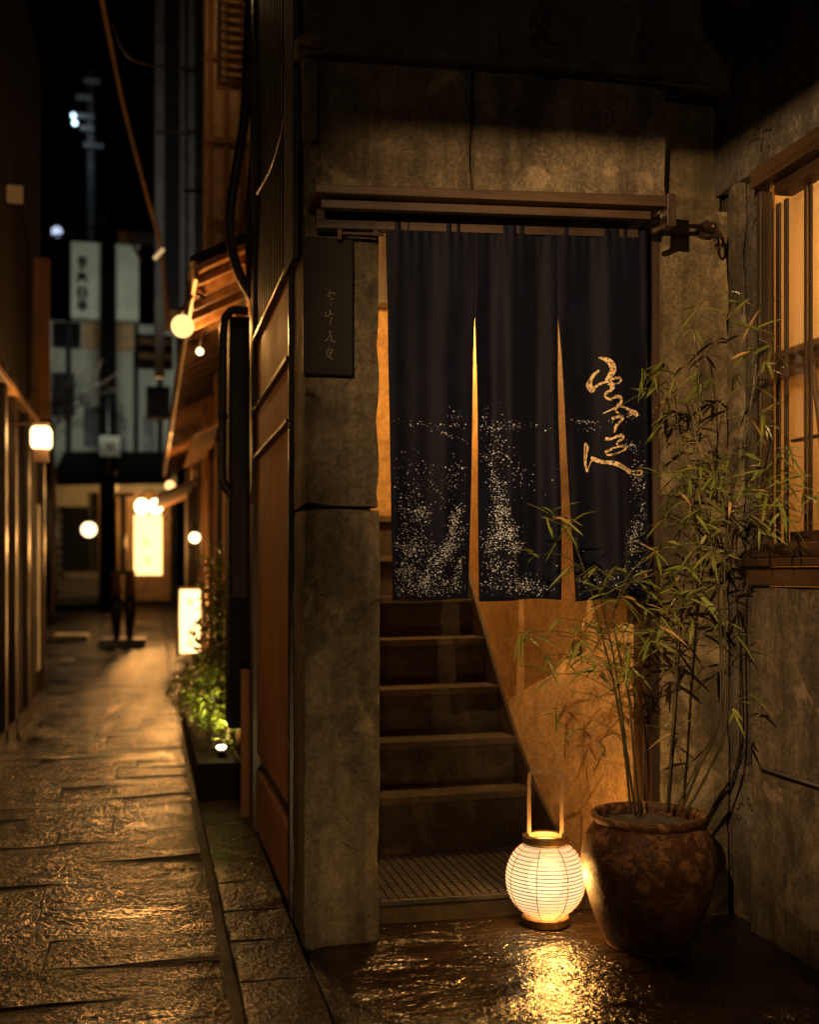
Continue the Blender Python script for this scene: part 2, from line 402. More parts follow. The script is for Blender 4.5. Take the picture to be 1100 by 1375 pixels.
# lintel of two big blocks
zl0 = on_y(520, 262, FY).z; zt0 = on_y(420, 66, FY).z; xm = on_y(633, 200, FY).x; xk = on_y(427, 200, FY).x
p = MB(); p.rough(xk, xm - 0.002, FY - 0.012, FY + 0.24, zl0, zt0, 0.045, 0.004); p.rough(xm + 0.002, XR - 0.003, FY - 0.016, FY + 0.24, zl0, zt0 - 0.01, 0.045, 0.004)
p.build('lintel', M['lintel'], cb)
p = MB(); p.rough(WX - 0.004, xk - 0.002, FY - 0.02, FY + 0.24, on_y(455, 245, FY).z + 0.102, zt0 + 0.012, 0.04, 0.004)
p.build('corner_stub', M['pillar'], cb)
# ledge above the lintel (drops to the right as in the photo)
a, b = on_y(398, 52, FY - 0.05), on_y(965, 92, FY - 0.05)
p = MB(); p.hexa([(a.x, FY - .045, a.z - .03), (b.x, FY - .045, b.z - .03), (b.x, FY + .2, b.z - .03), (a.x, FY + .2, a.z - .03),
                  (a.x, FY - .045, a.z), (b.x, FY - .045, b.z), (b.x, FY + .2, b.z), (a.x, FY + .2, a.z)])
p.build('ledge', M['upper'], cb, bevel=0.006)
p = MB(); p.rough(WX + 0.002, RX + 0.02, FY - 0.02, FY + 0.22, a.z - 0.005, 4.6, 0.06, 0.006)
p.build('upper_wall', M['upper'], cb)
p = MB(); p.lathe([(0.001, -.015), (.03, -.012), (.045, 0), (.03, .012), (.001, .016)], (a.x + .04, FY - .05, a.z - .004), 14, wob=0.08); p.build('mortar_lump', M['pillar'], cb, smooth=True)
# wooden canopy over the door
aT, bT = on_y(424, 247, FY - .17), on_y(896, 262, FY - .17)
aB, bB = on_y(424, 258, FY - .17), on_y(896, 277, FY - .17)
def slab(mb, a0, b0, a1, b1, y0, y1, mi=0):
    mb.hexa([(a1.x, y0, a1.z), (b1.x, y0, b1.z), (b1.x, y1, b1.z), (a1.x, y1, a1.z), (a0.x, y0, a0.z), (b0.x, y0, b0.z), (b0.x, y1, b0.z), (a0.x, y1, a0.z)], mi)
cn = thing('entrance_canopy', ((aT.x + bT.x) / 2, FY, aB.z), 'thin wooden canopy board running along above the doorway curtain', 'canopy')
p = MB(); slab(p, aT, bT, aB, bB, FY - .17, FY - 0.017); p.build('canopy_board', M['cwood'], cn, bevel=0.003)
p = MB()
a1 = aB + Vector((0.02, 0, -.004)); b1 = bB + Vector((-.03, 0, -.004))
slab(p, a1, b1, a1 - Vector((0, 0, .022)), b1 - Vector((0, 0, .022)), FY - .135, FY - .11); slab(p, a1, b1, a1 - Vector((0, 0, .05)), b1 - Vector((0, 0, .05)), FY - .055, FY - .02)
p.build('canopy_batten', M['dwoodx'], cn, bevel=0.002)
a = on_y(896, 262, FY - .172); b = on_y(908, 304, FY - .172)
p = MB(); p.box(a.x, b.x, FY - .176, FY - .13, b.z, a.z + .004); p.bar((b.x - .012, FY - .15, b.z + .01), (b.x - .06, FY - .15, b.z - .012), .02, .012); p.build('end_bracket', M['dwood'], cn, bevel=0.002)
# door frame: right jamb posts, header
p = MB(); a = on_y(866, 900, FY + .10); b = on_y(874, 900, FY + .10)
p.box(XJ + .012, XR - .003, FY + .03, FY + .2, 0.0, zl0); p.build('door_jamb', M['dwood'], cb)
p = MB(); p.box(XJ - .006, XJ + .010, FY + .05, FY + .12, 0.045, zl0); p.box(XL - 0.001, XL + .012, FY + .2, FY + .245, 0.045, zl0); p.build('door_trim', M['fwood'], cb, bevel=.002)
# stairs
S = []
for k, pyk in enumerate((1073, 999, 928, 861, 803, 747, 694)):
    d = 3.72 + 0.165 * k; q = at_d(511, pyk, d); S.append((q.y, q.z))
st = MB().build('staircase', M['stone'], cb)
tilt = 0.012
def RXW(y): return 1.275 + 0.13 * max(0.0, min(1.0, (4.1 - y) / 1.1)) ** 1.7
ZL = 0.045
p = MB(); p.rough(XL - .02, 1.42, 3.12, 3.75, -0.03, ZL, .05, .003, 0, .008); p.build('landing', M['stone'], st)
for k, (yy, zz) in enumerate(S):
    z0 = -.02 if k == 0 else S[k - 1][1] - .03; x1 = RXW(yy) - .012; yb = 5.3 if k == len(S) - 1 else S[k + 1][0] + .02
    p = MB()
    zf = lambda x, z: z + tilt * (x - XL)
    # riser body with a grained, slightly overhanging tread
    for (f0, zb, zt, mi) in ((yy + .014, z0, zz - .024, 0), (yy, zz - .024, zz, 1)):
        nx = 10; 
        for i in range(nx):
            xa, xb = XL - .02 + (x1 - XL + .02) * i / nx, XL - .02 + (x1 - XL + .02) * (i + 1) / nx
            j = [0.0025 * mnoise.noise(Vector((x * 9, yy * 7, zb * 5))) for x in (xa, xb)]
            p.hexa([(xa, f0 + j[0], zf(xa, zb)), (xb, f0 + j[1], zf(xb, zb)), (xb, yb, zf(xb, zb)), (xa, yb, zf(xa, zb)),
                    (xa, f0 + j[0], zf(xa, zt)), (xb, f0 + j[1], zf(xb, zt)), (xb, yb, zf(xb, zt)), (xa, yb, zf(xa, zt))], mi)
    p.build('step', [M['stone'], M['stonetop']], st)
# stringer along the stair wall
p = MB()
pts = [(S[k][0], S[k][1]) for k in range(len(S))]
pts = [(3.30, 0.0)] + pts + [(5.2, S[-1][1] + .4)]
for (y0, z0), (y1, z1) in zip(pts[:-1], pts[1:]):
    xa, xb = RXW(y0), RXW(y1)
    p.hexa([(xa - .012, y0, z0 - .35), (xa + .004, y0, z0 - .35), (xb + .004, y1, z1 - .35), (xb - .012, y1, z1 - .35), (xa - .012, y0, z0 + .014), (xa + .004, y0, z0 + .014), (xb + .004, y1, z1 + .014), (xb - .012, y1, z1 + .014)])
p.build('stringer', M['dwoody'], st)
# stairwell walls and ceiling
p = MB(); ys_ = [FY + .12 + (5.4 - FY - .12) * i / 24 for i in range(25)]
for y0, y1 in zip(ys_[:-1], ys_[1:]):
    xa, xb = RXW(y0), RXW(y1)
    p.hexa([(xa, y0, 0), (xa + .1, y0, 0), (xb + .1, y1, 0), (xb, y1, 0), (xa, y0, 3.0), (xa + .1, y0, 3.0), (xb + .1, y1, 3.0), (xb, y1, 3.0)])
p.build('stairwell_wall', M['ochre'], cb)
p = MB(); p.box(XL - .16, XL - .022, FY + .242, 5.4, 0, 3.0); p.build('stairwell_inner_wall', M['ochre'], cb)
p = MB(); p.box(XL - .02, 1.27, 5.3, 5.4, 0, 3.0); p.build('landing_wall', M['ochre'], cb)
p = MB(); p.box(XL - .02, 1.3, FY + .25, 5.3, 2.62, 2.7); p.box(XL - .02, 1.27, 5.05, 5.15, 2.25, 2.62); p.build('stairwell_ceiling', M['dwood'], cb)
stl = lamp('stair_light', 'POINT', (1.08, 4.25, 2.12), 85.0, (1.0, 0.55, 0.16), 0.06)
lt = thing('ceiling_lamp', (1.08, 4.25, 2.62), 'warm pendant globe lamp glowing over the stairs behind the curtain', 'lamp')
p = MB(); p.ball((1.08, 4.25, 2.32), .055); p.build('globe', glow('stair_lamp_glow', (1.0, 0.65, 0.28), 6), lt, smooth=True)
p = MB(); p.tube([(1.08, 4.25, 2.372), (1.08, 4.25, 2.62)], .006); p.build('cord', M['black'], lt)

# alley side of the building (x = WX)
def xbox(mb, y0, y1, z0, z1, x0, x1, mi=0): mb.box(x0, x1, y0, y1, z0, z1, mi)
yS = 4.34
p = MB(); p.box(WX - .010, WX + .12, FY + .245, 3.24, 0, 4.6); p.build('corner_post', M['black'], cb, bevel=.003)
p = MB(); p.box(WX - .026, WX - .012, 3.0, 3.20, 1.85, 4.6); p.build('metal_flashing', M['sheet'], cb)
def line_z(px, py): return on_x(px, py, WX).z
zA, zB, zC = line_z(378, 577), line_z(378, 500), line_z(378, 378)
zlow = on_x(372, 1060, WX).z
for (z0, z1, dx, nm) in ((0.02, zlow - .06, .0, 'base_panel'), (zlow, zA - .012, .004, 'ochre_panel'), (zA, zB - .008, .002, 'ochre_panel'), (zB, zC - .02, .006, 'upper_panel')):
    p = MB(); p.box(WX + dx, WX + .05, 3.245, yS, z0, z1); o = p.build(nm, M['pwood'], cb, bevel=.003)
for z in (zA - .012, zB - .008, zC - .02):
    p = MB(); p.box(WX - .016, WX + .03, 3.242, yS, z, z + .014); p.build('panel_rail', M['fwoody'], cb, bevel=.003)
p = MB(); p.box(WX + .02, WX + .05, 3.245, yS, zlow - .06, zlow); p.build('vent_slot', M['black'], cb)
p = MB(); p.box(WX + .012, WX + .06, 3.245, yS, zC - .006, 4.6)
for i in range(13): p.box(WX + .004, WX + .014, 3.26 + i * .083, 3.30 + i * .083, zC, 4.6)
p.build('corrugated_wall', M['sheet'], cb)
p = MB(); p.hexa([(WX - .16, 3.30, zC + .1), (WX + .01, 3.30, zC + .16), (WX + .01, yS, zC + .16), (WX - .16, yS, zC + .1), (WX - .16, 3.30, zC + .115), (WX + .01, 3.30, zC + .175), (WX + .01, yS, zC + .175), (WX - .16, yS, zC + .115)])
p = MB(); p.box(WX - .012, WX + .06, yS, yS + .14, 0, 4.6); p.build('end_post', M['dwood'], cb)
p = MB(); p.box(WX + .13, RX + 2, FY + .23, 3.7, 3.0, 4.6); p.build('upper_core', M['upper'], cb)

# black shop plaque on the pillar
a, b = on_y(407, 502, FY - .018), on_y(474, 322, FY - .018)
sg = thing('signboard', ((a.x + b.x) / 2, FY, a.z), 'narrow black plaque with faint brush lettering on left pillar', 'sign')
p = MB(); p.box(a.x, b.x, FY - .022, FY - .002, a.z, b.z); p.build('board', plain('plaque_lacquer', (0.004, 0.004, 0.004), 0.6, bump=.1, spec=.2), sg, bevel=.003)
def strokes(mb, lst, ox, oy, sx, sy, place, nrm, wk):
    for stx in lst:
        sp = smoothline([(ox + q[0] / sx, oy + q[1] / sy, q[2] if len(q) > 2 else 7) for q in stx], 9)
        mb.ribbon([(place(q.x, q.y), max(3, q.z) * wk) for q in sp], 0, nrm)
PL = [[(372, 272), (380, 288)], [(395, 335), (440, 325), (488, 332), (476, 355)], [(415, 290), (425, 310)], [(375, 368), (430, 368)], [(412, 408), (445, 408), (470, 395)], [(436, 460), (430, 490)],
      [(425, 545), (422, 600)], [(380, 575), (360, 632), (400, 632), (428, 600), (468, 612)], [(450, 645), (436, 690), (420, 750)],
      [(405, 840), (442, 838)], [(426, 838), (420, 880), (402, 912)], [(402, 900), (442, 890), (430, 960)], [(352, 965), (400, 925)], [(428, 945), (460, 962), (492, 972)],
      [(408, 1030), (416, 1042)], [(405, 1060), (382, 1120), (390, 1150), (412, 1175)], [(428, 1068), (460, 1084), (432, 1125), (424, 1170), (462, 1206)], [(420, 1110), (440, 1112)]]
p = MB(); strokes(p, PL, 400, 360, 9.82, 9.82, lambda x, y: on_y(x, y, FY - .0235), Vector((0, -1, 0)), .00022 * 1.1)
p.build('lettering', plain('worn_letter_paint', (0.16, 0.13, 0.10), 0.6, var=.6, scale=60), sg)

# ================================================================== RIGHT HOUSE with the window
rh = thing('window_house', (RX, 2.2, 0), 'dark plastered house wall with a glowing wooden window right of the doorway', 'building')
WIN_Y1 = on_x(1013, 600, RX).y; WIN_Y0 = 1.35
zs0 = on_x(1060, 737, RX).z; zs1 = 2.07
p = MB(); p.rough(RX, RX + .12, WIN_Y0 - 1.2, WIN_Y1 + .02, -.02, zs0 - .10, .05, .004)
p.build('lower_wall', M['rwall'], rh)
p = MB(); p.rough(RX + .035, RX + .068, WIN_Y1 + .022, FY + .2, -.02, zs1 + .06, .05, .003); p.build('corner_strip', M['upper'], rh)  # dark concrete puts the shade beside the window into the colour
p = MB(); p.rough(RX + .004, RX + .03, FY - .07, FY + .006, zs0 - .05, 2.2, .04, .002); p.build('pilaster', M['rwall'], rh)
p = MB(); p.rough(RX, RX + .12, WIN_Y0 - 1.2, FY + .24, zs1 + .05, 2.75, .05, .004); p.build('upper_wall', M['upper'], rh)  # darker concrete stands in for the shade above the window
p = MB(); p.rough(RX - .10, RX + .12, WIN_Y0 - 1.2, FY - .10, 2.56, 2.72, .06, .005); p.rough(RX + .01, RX + .12, WIN_Y0 - 1.2, FY - .04, 2.75, 4.6, .07, .004); p.build('beam', M['upper'], rh)
p = MB(); p.box(RX, RX + .12, WIN_Y0 - 1.2, WIN_Y0, zs0 - .10, zs1 + .05); p.build('far_wall', M['rwall'], rh)
wd = MB(); wd.box(RX + .02, RX + .06, WIN_Y1 + .002, WIN_Y1 + .021, zs0, zs1); wd = wd.build('window', M['fwood'], rh, bevel=.002)
p = MB(); XP = RX + .075
p.box(RX - .012, RX + .03, WIN_Y0, WIN_Y1, zs1, zs1 + .05); p.box(RX + .031, RX + .09, WIN_Y0, WIN_Y1 - .051, zs1 - .03, zs1 + .02)
p.build('head_frame', M['fwoody'], wd, bevel=.003)
p = MB()
def stile(px0, px1, x=XP, th=.006):
    ya, yb = on_x(px1, 500, x).y, on_x(px0, 500, x).y; p.box(x, x + th, ya, yb, zs0 + .015, zs1 - .031)
stile(1026, 1037); stile(1042, 1047.5); stile(1053, 1058); stile(1080, 1083); stile(1085.5, 1090); stile(1135, 1141); stile(1190, 1202)
p.build('sash_frame', M['fwood'], wd, bevel=.0015)
p = MB()
ye = on_x(1060, 500, XP).y
for pyy in (490, 590): zz = on_x(1070, pyy, XP).z; p.box(XP + .006, XP + .022, WIN_Y0, ye, zz - .004, zz + .004)
p.box(XP + .004, XP + .03, WIN_Y0, ye, zs0 + .015, zs0 + .05); p.build('glazing_bar', M['fwoody'], wd)
p = MB(); p.box(XP + .0125, XP + .0155, WIN_Y0, WIN_Y1 + .08, zs0 + .02, zs1 - .032); p.build('pane', glass('window_glass'), wd)
p = MB(); zz = zs0
p.box(RX - .022, RX + .10, WIN_Y0 - .02, WIN_Y1 + .02, zz - .022, zz); p.box(RX - .010, RX + .06, WIN_Y0 - .02, WIN_Y1 + .005, zz, zz + .016)
p.box(RX - .035, RX + .06, WIN_Y0 - .02, WIN_Y1 + .045, zz - .046, zz - .024); p.box(RX - .014, RX + .05, WIN_Y0 - .02, WIN_Y1 + .02, zz - .098, zz - .048)
p.build('sill', M['fwoody'], wd, bevel=.003)
# room behind the window
p = MB()
room = plain('room_plaster', (0.62, 0.46, 0.25), 0.9, var=.16, scale=3)
p.box(RX + .9, RX + .95, .6, 4.6, .5, 2.6); p.box(RX + .121, RX + .9, 4.5, 4.6, .5, 2.6); p.box(RX + .121, RX + .9, .5, .6, .5, 2.6); p.box(RX + .121, RX + .9, .6, 4.5, 2.5, 2.6); p.box(RX + .121, RX + .9, .6, 4.5, .5, .6)
p.box(RX + .121, RX + .16, FY, 4.5, .6, 2.5)
p.build('room_wall', room, rh)
p = MB(); p.box(RX + .80, RX + .9, 2.2, 4.2, 1.86, 1.885); p.box(RX + .85, RX + .9, 2.2, 4.2, 1.80, 1.86); p.build('room_shelf', M['fwoody'], rh)
p = MB(); p.tube(smoothline([(RX + .6, 3.36, 1.0), (RX + .6, 3.40, 1.45), (RX + .6, 3.47, 1.75)]), .012); p.build('room_post', M['fwood'], rh)
room_l = lamp('room_light', 'POINT', (RX + .50, 3.2, 2.25), 35.0, (1.0, 0.64, 0.26), 0.10)
# conduit along the lower wall
a, b = on_x(1022, 1031, RX - .012), on_x(1150, 1065, RX - .012)
cp = thing('conduit_pipe', (RX, b.y, a.z), 'thin horizontal pipe along the lower plaster wall under the window', 'pipe')
p = MB(); p.tube([(RX - .012, a.y, a.z), (RX - .012, .6, a.z)], .0055); p.build('pipe', M['grey'], cp, smooth=True)

# ================================================================== NOREN
NY = FY - .045
nz = thing('noren_rod', (1.0, NY, 1.95), 'black iron rod with hooks carrying the curtain across the doorway', 'curtain rod')
a, b = on_y(462, 297, NY), on_y(944, 304, NY)
p = MB(); p.tube([a, b], .0065, 10); p.build('rod', M['iron'], nz, smooth=True)
c = on_y(947, 309, FY)
p = MB(); p.tube([(c.x, FY + .012, c.z), (c.x, FY - .012, c.z)], .024, 18); p.tube([(c.x, FY - .01, b.z), (c.x, NY - .006, b.z)], .010, 10); p.ball((c.x, NY - .004, b.z), .013); p.build('wall_flange', M['iron'], nz, smooth=False)
p = MB(); hk = []
for k in range(15): t_ = -1.2 + k * 2 * math.pi / 14; hk.append((c.x + .012 + .010 * math.sin(t_), NY - .008, b.z - .046 + .020 * math.cos(t_)))
p.tube(hk, .0035, 6); p.bar((c.x + .004, NY - .008, b.z - .004), (c.x + .012, NY - .008, b.z - .028), .016, .012); p.bar((c.x - .006, NY - .008, b.z - .03), (c.x + .026, NY - .008, b.z - .024), .010, .008)
p.build('hook', M['iron'], nz, smooth=False)
a2 = on_y(458, 296, FY); a3 = on_y(500, 312, FY)
p = MB(); c2 = on_y(497, 280, FY - .01); p.box(c2.x - .03, c2.x + .03, FY - .016, FY - .001, c2.z - .02, c2.z + .012)
p.bar((c2.x - .005, FY - .01, a.z + .004), (c2.x - .005, NY - .012, a.z + .004), .016, .03); p.tube([(c2.x - .075, NY, a.z + .012), (c2.x + .03, NY, a.z + .012)], .005, 8)
p.tube([(c2.x - .09, NY, a.z - .032), (c2.x + .03, NY, a.z - .028)], .005, 8); p.bar((c2.x + .008, NY - .001, a.z + .016), (c2.x + .008, NY - .001, a.z - .034), .012, .012); p.bar((c2.x - .09, NY, a.z - .02), (c2.x - .09, NY, a.z - .05), .010, .010)
p.build('hook_bracket', M['iron'], nz)

def noren_mat():
    t = NT('indigo_cloth')
    wv = t.math('MULTIPLY', t.ramp(t.noise(1.0, 2, .5, vec=t.co((900, 1, 60))), [(.3, 0), (.7, 1)]), .5)
    wv = t.math('ADD', wv, t.math('MULTIPLY', t.noise(1.0, 2, .5, vec=t.co((60, 1, 900))), .5))
    n = t.noise(7, 5, .6)
    col = t.mix(t.ramp(n, [(.3, 0.), (.7, 1.)]), (.0006, .0010, .0042), (.0021, .0028, .0120))
    t.b.inputs['Sheen Weight'].default_value = .06; t.b.inputs['Sheen Roughness'].default_value = .45
    t.b.inputs['Sheen Tint'].default_value = (.75, .72, .9, 1)
    return t.done(col, .62, t.bump(t.math('ADD', wv, t.math('MULTIPLY', t.noise(70, 5), 1.4)), .6, .0009), spec=.09)
M['noren'] = noren_mat()
M['dots'] = plain('white_dye', (0.60, 0.64, 0.74), 0.8, var=.25, scale=90)
nr = thing('noren_curtain', (1.0, NY, 0.93), 'dark indigo split curtain with gold lettering and white speckles hanging in doorway', 'curtain')
PAN = [  # edge polylines (px at given py) left, right
    ([(517, 292), (520, 420), (523, 600), (525, 805)], [(638.5, 297), (637.6, 412), (633, 620), (630.5, 805)]),
    ([(637, 297), (636.6, 412), (641, 600), (645, 806)], [(748.5, 301), (748.4, 410), (748, 600), (750, 806)]),
    ([(747, 301), (747.2, 410), (756, 600), (769, 806)], [(866, 305), (869, 450), (872, 620), (879, 806)])]
def edge_x(pl, py):
    if py <= pl[0][1]: return pl[0][0]
    for (x0, y0), (x1, y1) in zip(pl[:-1], pl[1:]):
        if py <= y1: return x0 + (x1 - x0) * (py - y0) / (y1 - y0)
    return pl[-1][0]
FOLD = [(1.55, .3, .75), (1.75, 2.6, 1.1), (1.6, 1.1, 1.0)]
def cloth_y(pi, s, t):
    fq, ph, am = FOLD[pi]
    a_ = .005 + .011 * t ** .7
    v = a_ * am * (math.sin(2 * math.pi * fq * (s + .10 * t) + ph) + .28 * math.sin(2 * math.pi * fq * 2.1 * (s - .06 * t) + ph * 2.1 + 1.5 * t))
    v += .0035 * math.exp(-t * 14) * math.sin(2 * math.pi * 9 * s + pi)             # gathers along the rod
    v += .018 * mnoise.noise(Vector((pi * 7 + s * 2.6, t * 2.6, 1.3))) * min(1, t * 3)
    ed = min(1, s / .10, (1 - s) / .10); v *= 1 - (1 - ed) * max(0, min(1, (.34 - t) / .12)) * .92
    return NY - .006 - v
def cloth_pt(px, py, lift=0.0):
    best = 0
    for i, (l, r) in enumerate(PAN):
        if px >= edge_x(l, py): best = i
    l, r = PAN[best]; xl, xr = edge_x(l, py), edge_x(r, py); s = (px - xl) / (xr - xl)
    t = (py - l[0][1]) / (806 - l[0][1])
    q = on_y(px, py, NY); return Vector((q.x, cloth_y(best, s, t) - lift, q.z))
# where the white dye speckles gather (px, py, spread x, spread y, count, angle)
SPK = [(575, 572, 46, 4, 26, 4), (600, 585, 35, 4, 34, 18), (612, 565, 16, 14, 26, 0), (610, 640, 12, 30, 55, 15), (560, 640, 34, 26, 60, 0), (548, 690, 20, 26, 60, 0), (565, 690, 18, 12, 120, -20), (555, 735, 22, 20, 260, 0),
       (610, 700, 8, 26, 190, 22), (595, 745, 12, 40, 420, 38), (545, 770, 18, 14, 130, 0), (575, 785, 40, 12, 230, 0), (560, 797, 34, 5, 40, 0), (616, 770, 9, 26, 90, 10), (560, 660, 45, 50, 110, 0),
       (668, 575, 40, 6, 30, 3), (690, 572, 45, 5, 36, 4), (652, 560, 6, 18, 22, 0), (660, 610, 14, 22, 60, -20), (668, 655, 8, 34, 150, -14), (672, 690, 12, 18, 170, 0), (678, 715, 18, 16, 240, 0), (662, 730, 12, 16, 120, 0), (690, 735, 12, 10, 90, 0),
       (672, 760, 20, 14, 130, 0), (690, 785, 40, 14, 190, 0), (700, 640, 30, 40, 40, 0), (715, 790, 26, 10, 60, 0), (675, 600, 12, 40, 50, -10),
       (790, 567, 26, 2.5, 34, 3), (795, 575, 20, 3, 16, 0), (850, 600, 10, 8, 26, 20), (840, 598, 14, 2, 22, 0), (856, 640, 9, 30, 70, 0), (852, 720, 9, 22, 150, 12), (866, 690, 5, 40, 60, 0), (862, 770, 12, 24, 60, 0), (800, 780, 30, 16, 60, 0), (770, 760, 20, 30, 30, 0), (845, 560, 8, 8, 12, 0)]
dotp = [[], [], []]; rd = random.Random(3)
for (x, yy, sx, sy, n_, an) in SPK:
    ca, sa = math.cos(R(an)), math.sin(R(an))
    for _ in range(n_):
        ux, uy = rd.gauss(0, .55) * sx, rd.gauss(0, .55) * sy
        qx, qy = x + ux * ca - uy * sa, yy + ux * sa + uy * ca
        for i, (l, r) in enumerate(PAN):
            if edge_x(l, qy) + 3 < qx < edge_x(r, qy) - 3 and 540 < qy < 801: dotp[i].append((qx, qy))
panels = []
for i, (l, r) in enumerate(PAN):
    p = MB(); nx, ny = 44, 90; vs, fs = [], []; y0 = l[0][1]
    for j in range(ny + 1):
        py = y0 + (806 - y0) * j / ny
        xl, xr = edge_x(l, py), edge_x(r, py)
        for k in range(nx + 1):
            s_ = k / nx; q = on_y(xl + (xr - xl) * s_, py + (2.0 * math.sin(s_ * 5 + i) if j == ny else 0), NY)
            vs.append((q.x, cloth_y(i, s_, j / ny), q.z))
    for j in range(ny):
        for k in range(nx): a_ = j * (nx + 1) + k; fs.append((a_, a_ + nx + 1, a_ + nx + 2, a_ + 1))
    p.add(vs, fs, 0)
    for (qx, qy) in dotp[i]:
        rr = min(rd.lognormvariate(-.78, .42), 1.3)
        pts = [cloth_pt(qx + rr * math.cos(a_ * 1.2566 + qx), qy + rr * math.sin(a_ * 1.2566 + qx) * rd.uniform(.6, 1), .0012) for a_ in range(5)]
        p.add(pts, [(0, 4, 3, 2, 1)], 1)
    o = p.build('curtain_panel', [M['noren'], M['dots']], nr, smooth=True)
    sm = o.modifiers.new('thickness', 'SOLIDIFY'); sm.thickness = .0008; sm.offset = 1
    panels.append(o)
CAL = [[(292, 145, 8), (345, 165, 34), (392, 210, 56), (405, 268, 52), (376, 320, 40), (342, 358, 14)],
       [(297, 262, 14), (255, 300, 26), (226, 350, 32), (212, 395, 54), (236, 440, 44), (262, 420, 22), (290, 395, 20), (330, 378, 16), (372, 372, 20)],
       [(350, 368, 12), (400, 350, 18), (460, 334, 22), (492, 350, 16), (470, 380, 12), (430, 395, 12), (398, 402, 16)],
       [(372, 385, 48), (396, 420, 46), (384, 452, 26), (345, 480, 22), (345, 515, 20), (380, 535, 22), (412, 520, 20), (442, 510, 26), (476, 520, 32), (482, 555, 28), (455, 588, 28), (430, 612, 22), (428, 650, 18), (458, 664, 12)],
       [(325, 662, 6), (380, 635, 12), (430, 612, 16), (490, 600, 16), (550, 614, 20), (600, 640, 34), (636, 660, 50), (656, 684, 28)], [(604, 668, 7), (548, 690, 5)],
       [(388, 716, 26), (430, 702, 22), (492, 690, 26), (492, 718, 24), (462, 745, 18), (430, 775, 22), (416, 808, 22), (408, 842, 10)],
       [(345, 890, 36), (382, 900, 18), (430, 880, 22), (490, 868, 28), (492, 900, 18), (450, 920, 18), (430, 955, 22)],
       [(345, 1022, 28), (410, 982, 14), (508, 965, 20), (522, 992, 16), (450, 1025, 12), (370, 1046, 16), (345, 1022, 18)],
       [(178, 930, 18), (203, 968, 20), (196, 1040, 12), (190, 1120, 12), (206, 1192, 18)], [(176, 935, 10), (176, 1010, 10), (178, 1110, 10), (204, 1195, 12)], [(208, 1190, 8), (222, 1140, 8), (242, 1095, 8), (272, 1080, 16)],
       [(238, 1058, 22), (300, 1090, 38), (400, 1120, 36), (500, 1160, 36), (590, 1202, 38)], [(600, 1190, 8), (680, 1180, 10), (712, 1186, 14), (702, 1215, 14), (640, 1222, 10), (590, 1212, 12)]]
def gold_mat():
    t = NT('gold_brush_dye')
    n = t.noise(130, 3, .6); f = t.ramp(n, [(.40, 0.), (.47, 1.)])
    col = t.mix(f, (.03, .026, .03), t.mix(t.ramp(t.noise(50, 3), [(.3, 0.), (.7, 1.)]), (.40, .26, .11), (.66, .50, .29)))
    return t.done(col, .7)
M['gold'] = gold_mat()
p = MB(); strokes(p, CAL, 760, 460, 6.871, 6.875, lambda x, y: cloth_pt(x, y, .0022), Vector((0, -1, 0)), 2.4 / 6.871 / 1000)
p.build('lettering', M['gold'], panels[2])

# ================================================================== DOORMAT, LANTERN, POT
a = on_z(513, 1219, ZL + .012)
dm = thing('doormat', ((XL + 1.25) / 2, 3.38, ZL), 'ribbed brown doormat lying on the landing at the foot of the stairs', 'doormat')
p = MB(); x0, x1, y0, y1 = XL + .008, 1.235, 3.135, 3.70
p.box(x0, x1, y0, y1, ZL + .003, ZL + .010)
n_ = 22
for i in range(n_):
    xa = x0 + (x1 - x0) * i / n_ ; xb = xa + (x1 - x0) / n_ * .80; xm_ = (xa + xb) / 2
    k_ = 26
    for j in range(k_):
        ya = y0 + (y1 - y0) * j / k_; yb = ya + (y1 - y0) / k_ * .74
        p.hexa([(xa, ya, ZL + .010), (xb, ya, ZL + .010), (xb, yb, ZL + .010), (xa, yb, ZL + .010), (xa + .001, ya + .003, ZL + .0165), (xb - .001, ya + .003, ZL + .0165), (xb - .001, yb - .003, ZL + .0165), (xa + .001, yb - .003, ZL + .0165)])
p.build('ribbed_top', M['mat'], dm)
p = MB(); p.box(x0 - .004, x1, y0 - .010, y0 - .001, ZL + .002, ZL + .018); p.build('border', M['rubber'], dm, bevel=.002)

LC = Vector((1.104, 3.02, 0.0))
ln = thing('paper_lantern', LC, 'glowing round white paper lantern with tall handle on the wet floor', 'lantern')
zc, rx_, rz_ = .130, .114, .114
def lprof(z):
    k = (z - zc) / rz_; return rx_ * math.sqrt(max(0.0, 1 - k * k * (.90 + .10 * k * k)))
z0_, z1_ = .026, .236
def paper():
    t = NT('lantern_paper')
    e = t.n('Emission'); tr = t.n('BsdfTransparent'); tr.inputs[0].default_value = (1, .86, .6, 1)
    sp = t.n('SeparateXYZ'); t.set(sp.inputs[0], t.co())
    h = t.math('DIVIDE', t.math('SUBTRACT', sp.outputs[2], .125), .11)
    hh = t.math('SUBTRACT', 1.0, t.math('MULTIPLY', t.math('MULTIPLY', h, h), .45))
    fib = t.ramp(t.noise(45, 5, .7), [(.3, .86), (.7, 1.0)])
    t.set(e.inputs[0], (1.0, .77, .39, 1)); t.set(e.inputs[1], t.math('MULTIPLY', t.math('MULTIPLY', hh, fib), 1.5))
    mx = t.n('MixShader'); mx.inputs[0].default_value = .30
    t.set(mx.inputs[1], e.outputs[0]); t.set(mx.inputs[2], tr.outputs[0]); t.t.links.new(mx.outputs[0], t.out.inputs[0]); return t.m
p = MB(); NR = 21; prof = []
for i in range(NR * 4 + 1):
    z = z0_ + (z1_ - z0_) * i / (NR * 4); ph = (i % 4) / 4
    prof.append((lprof(z) - .0016 * math.sin(math.pi * ph), z))
p.lathe(prof, LC, 56); p.build('paper_shade', paper(), ln, smooth=True)
p = MB()
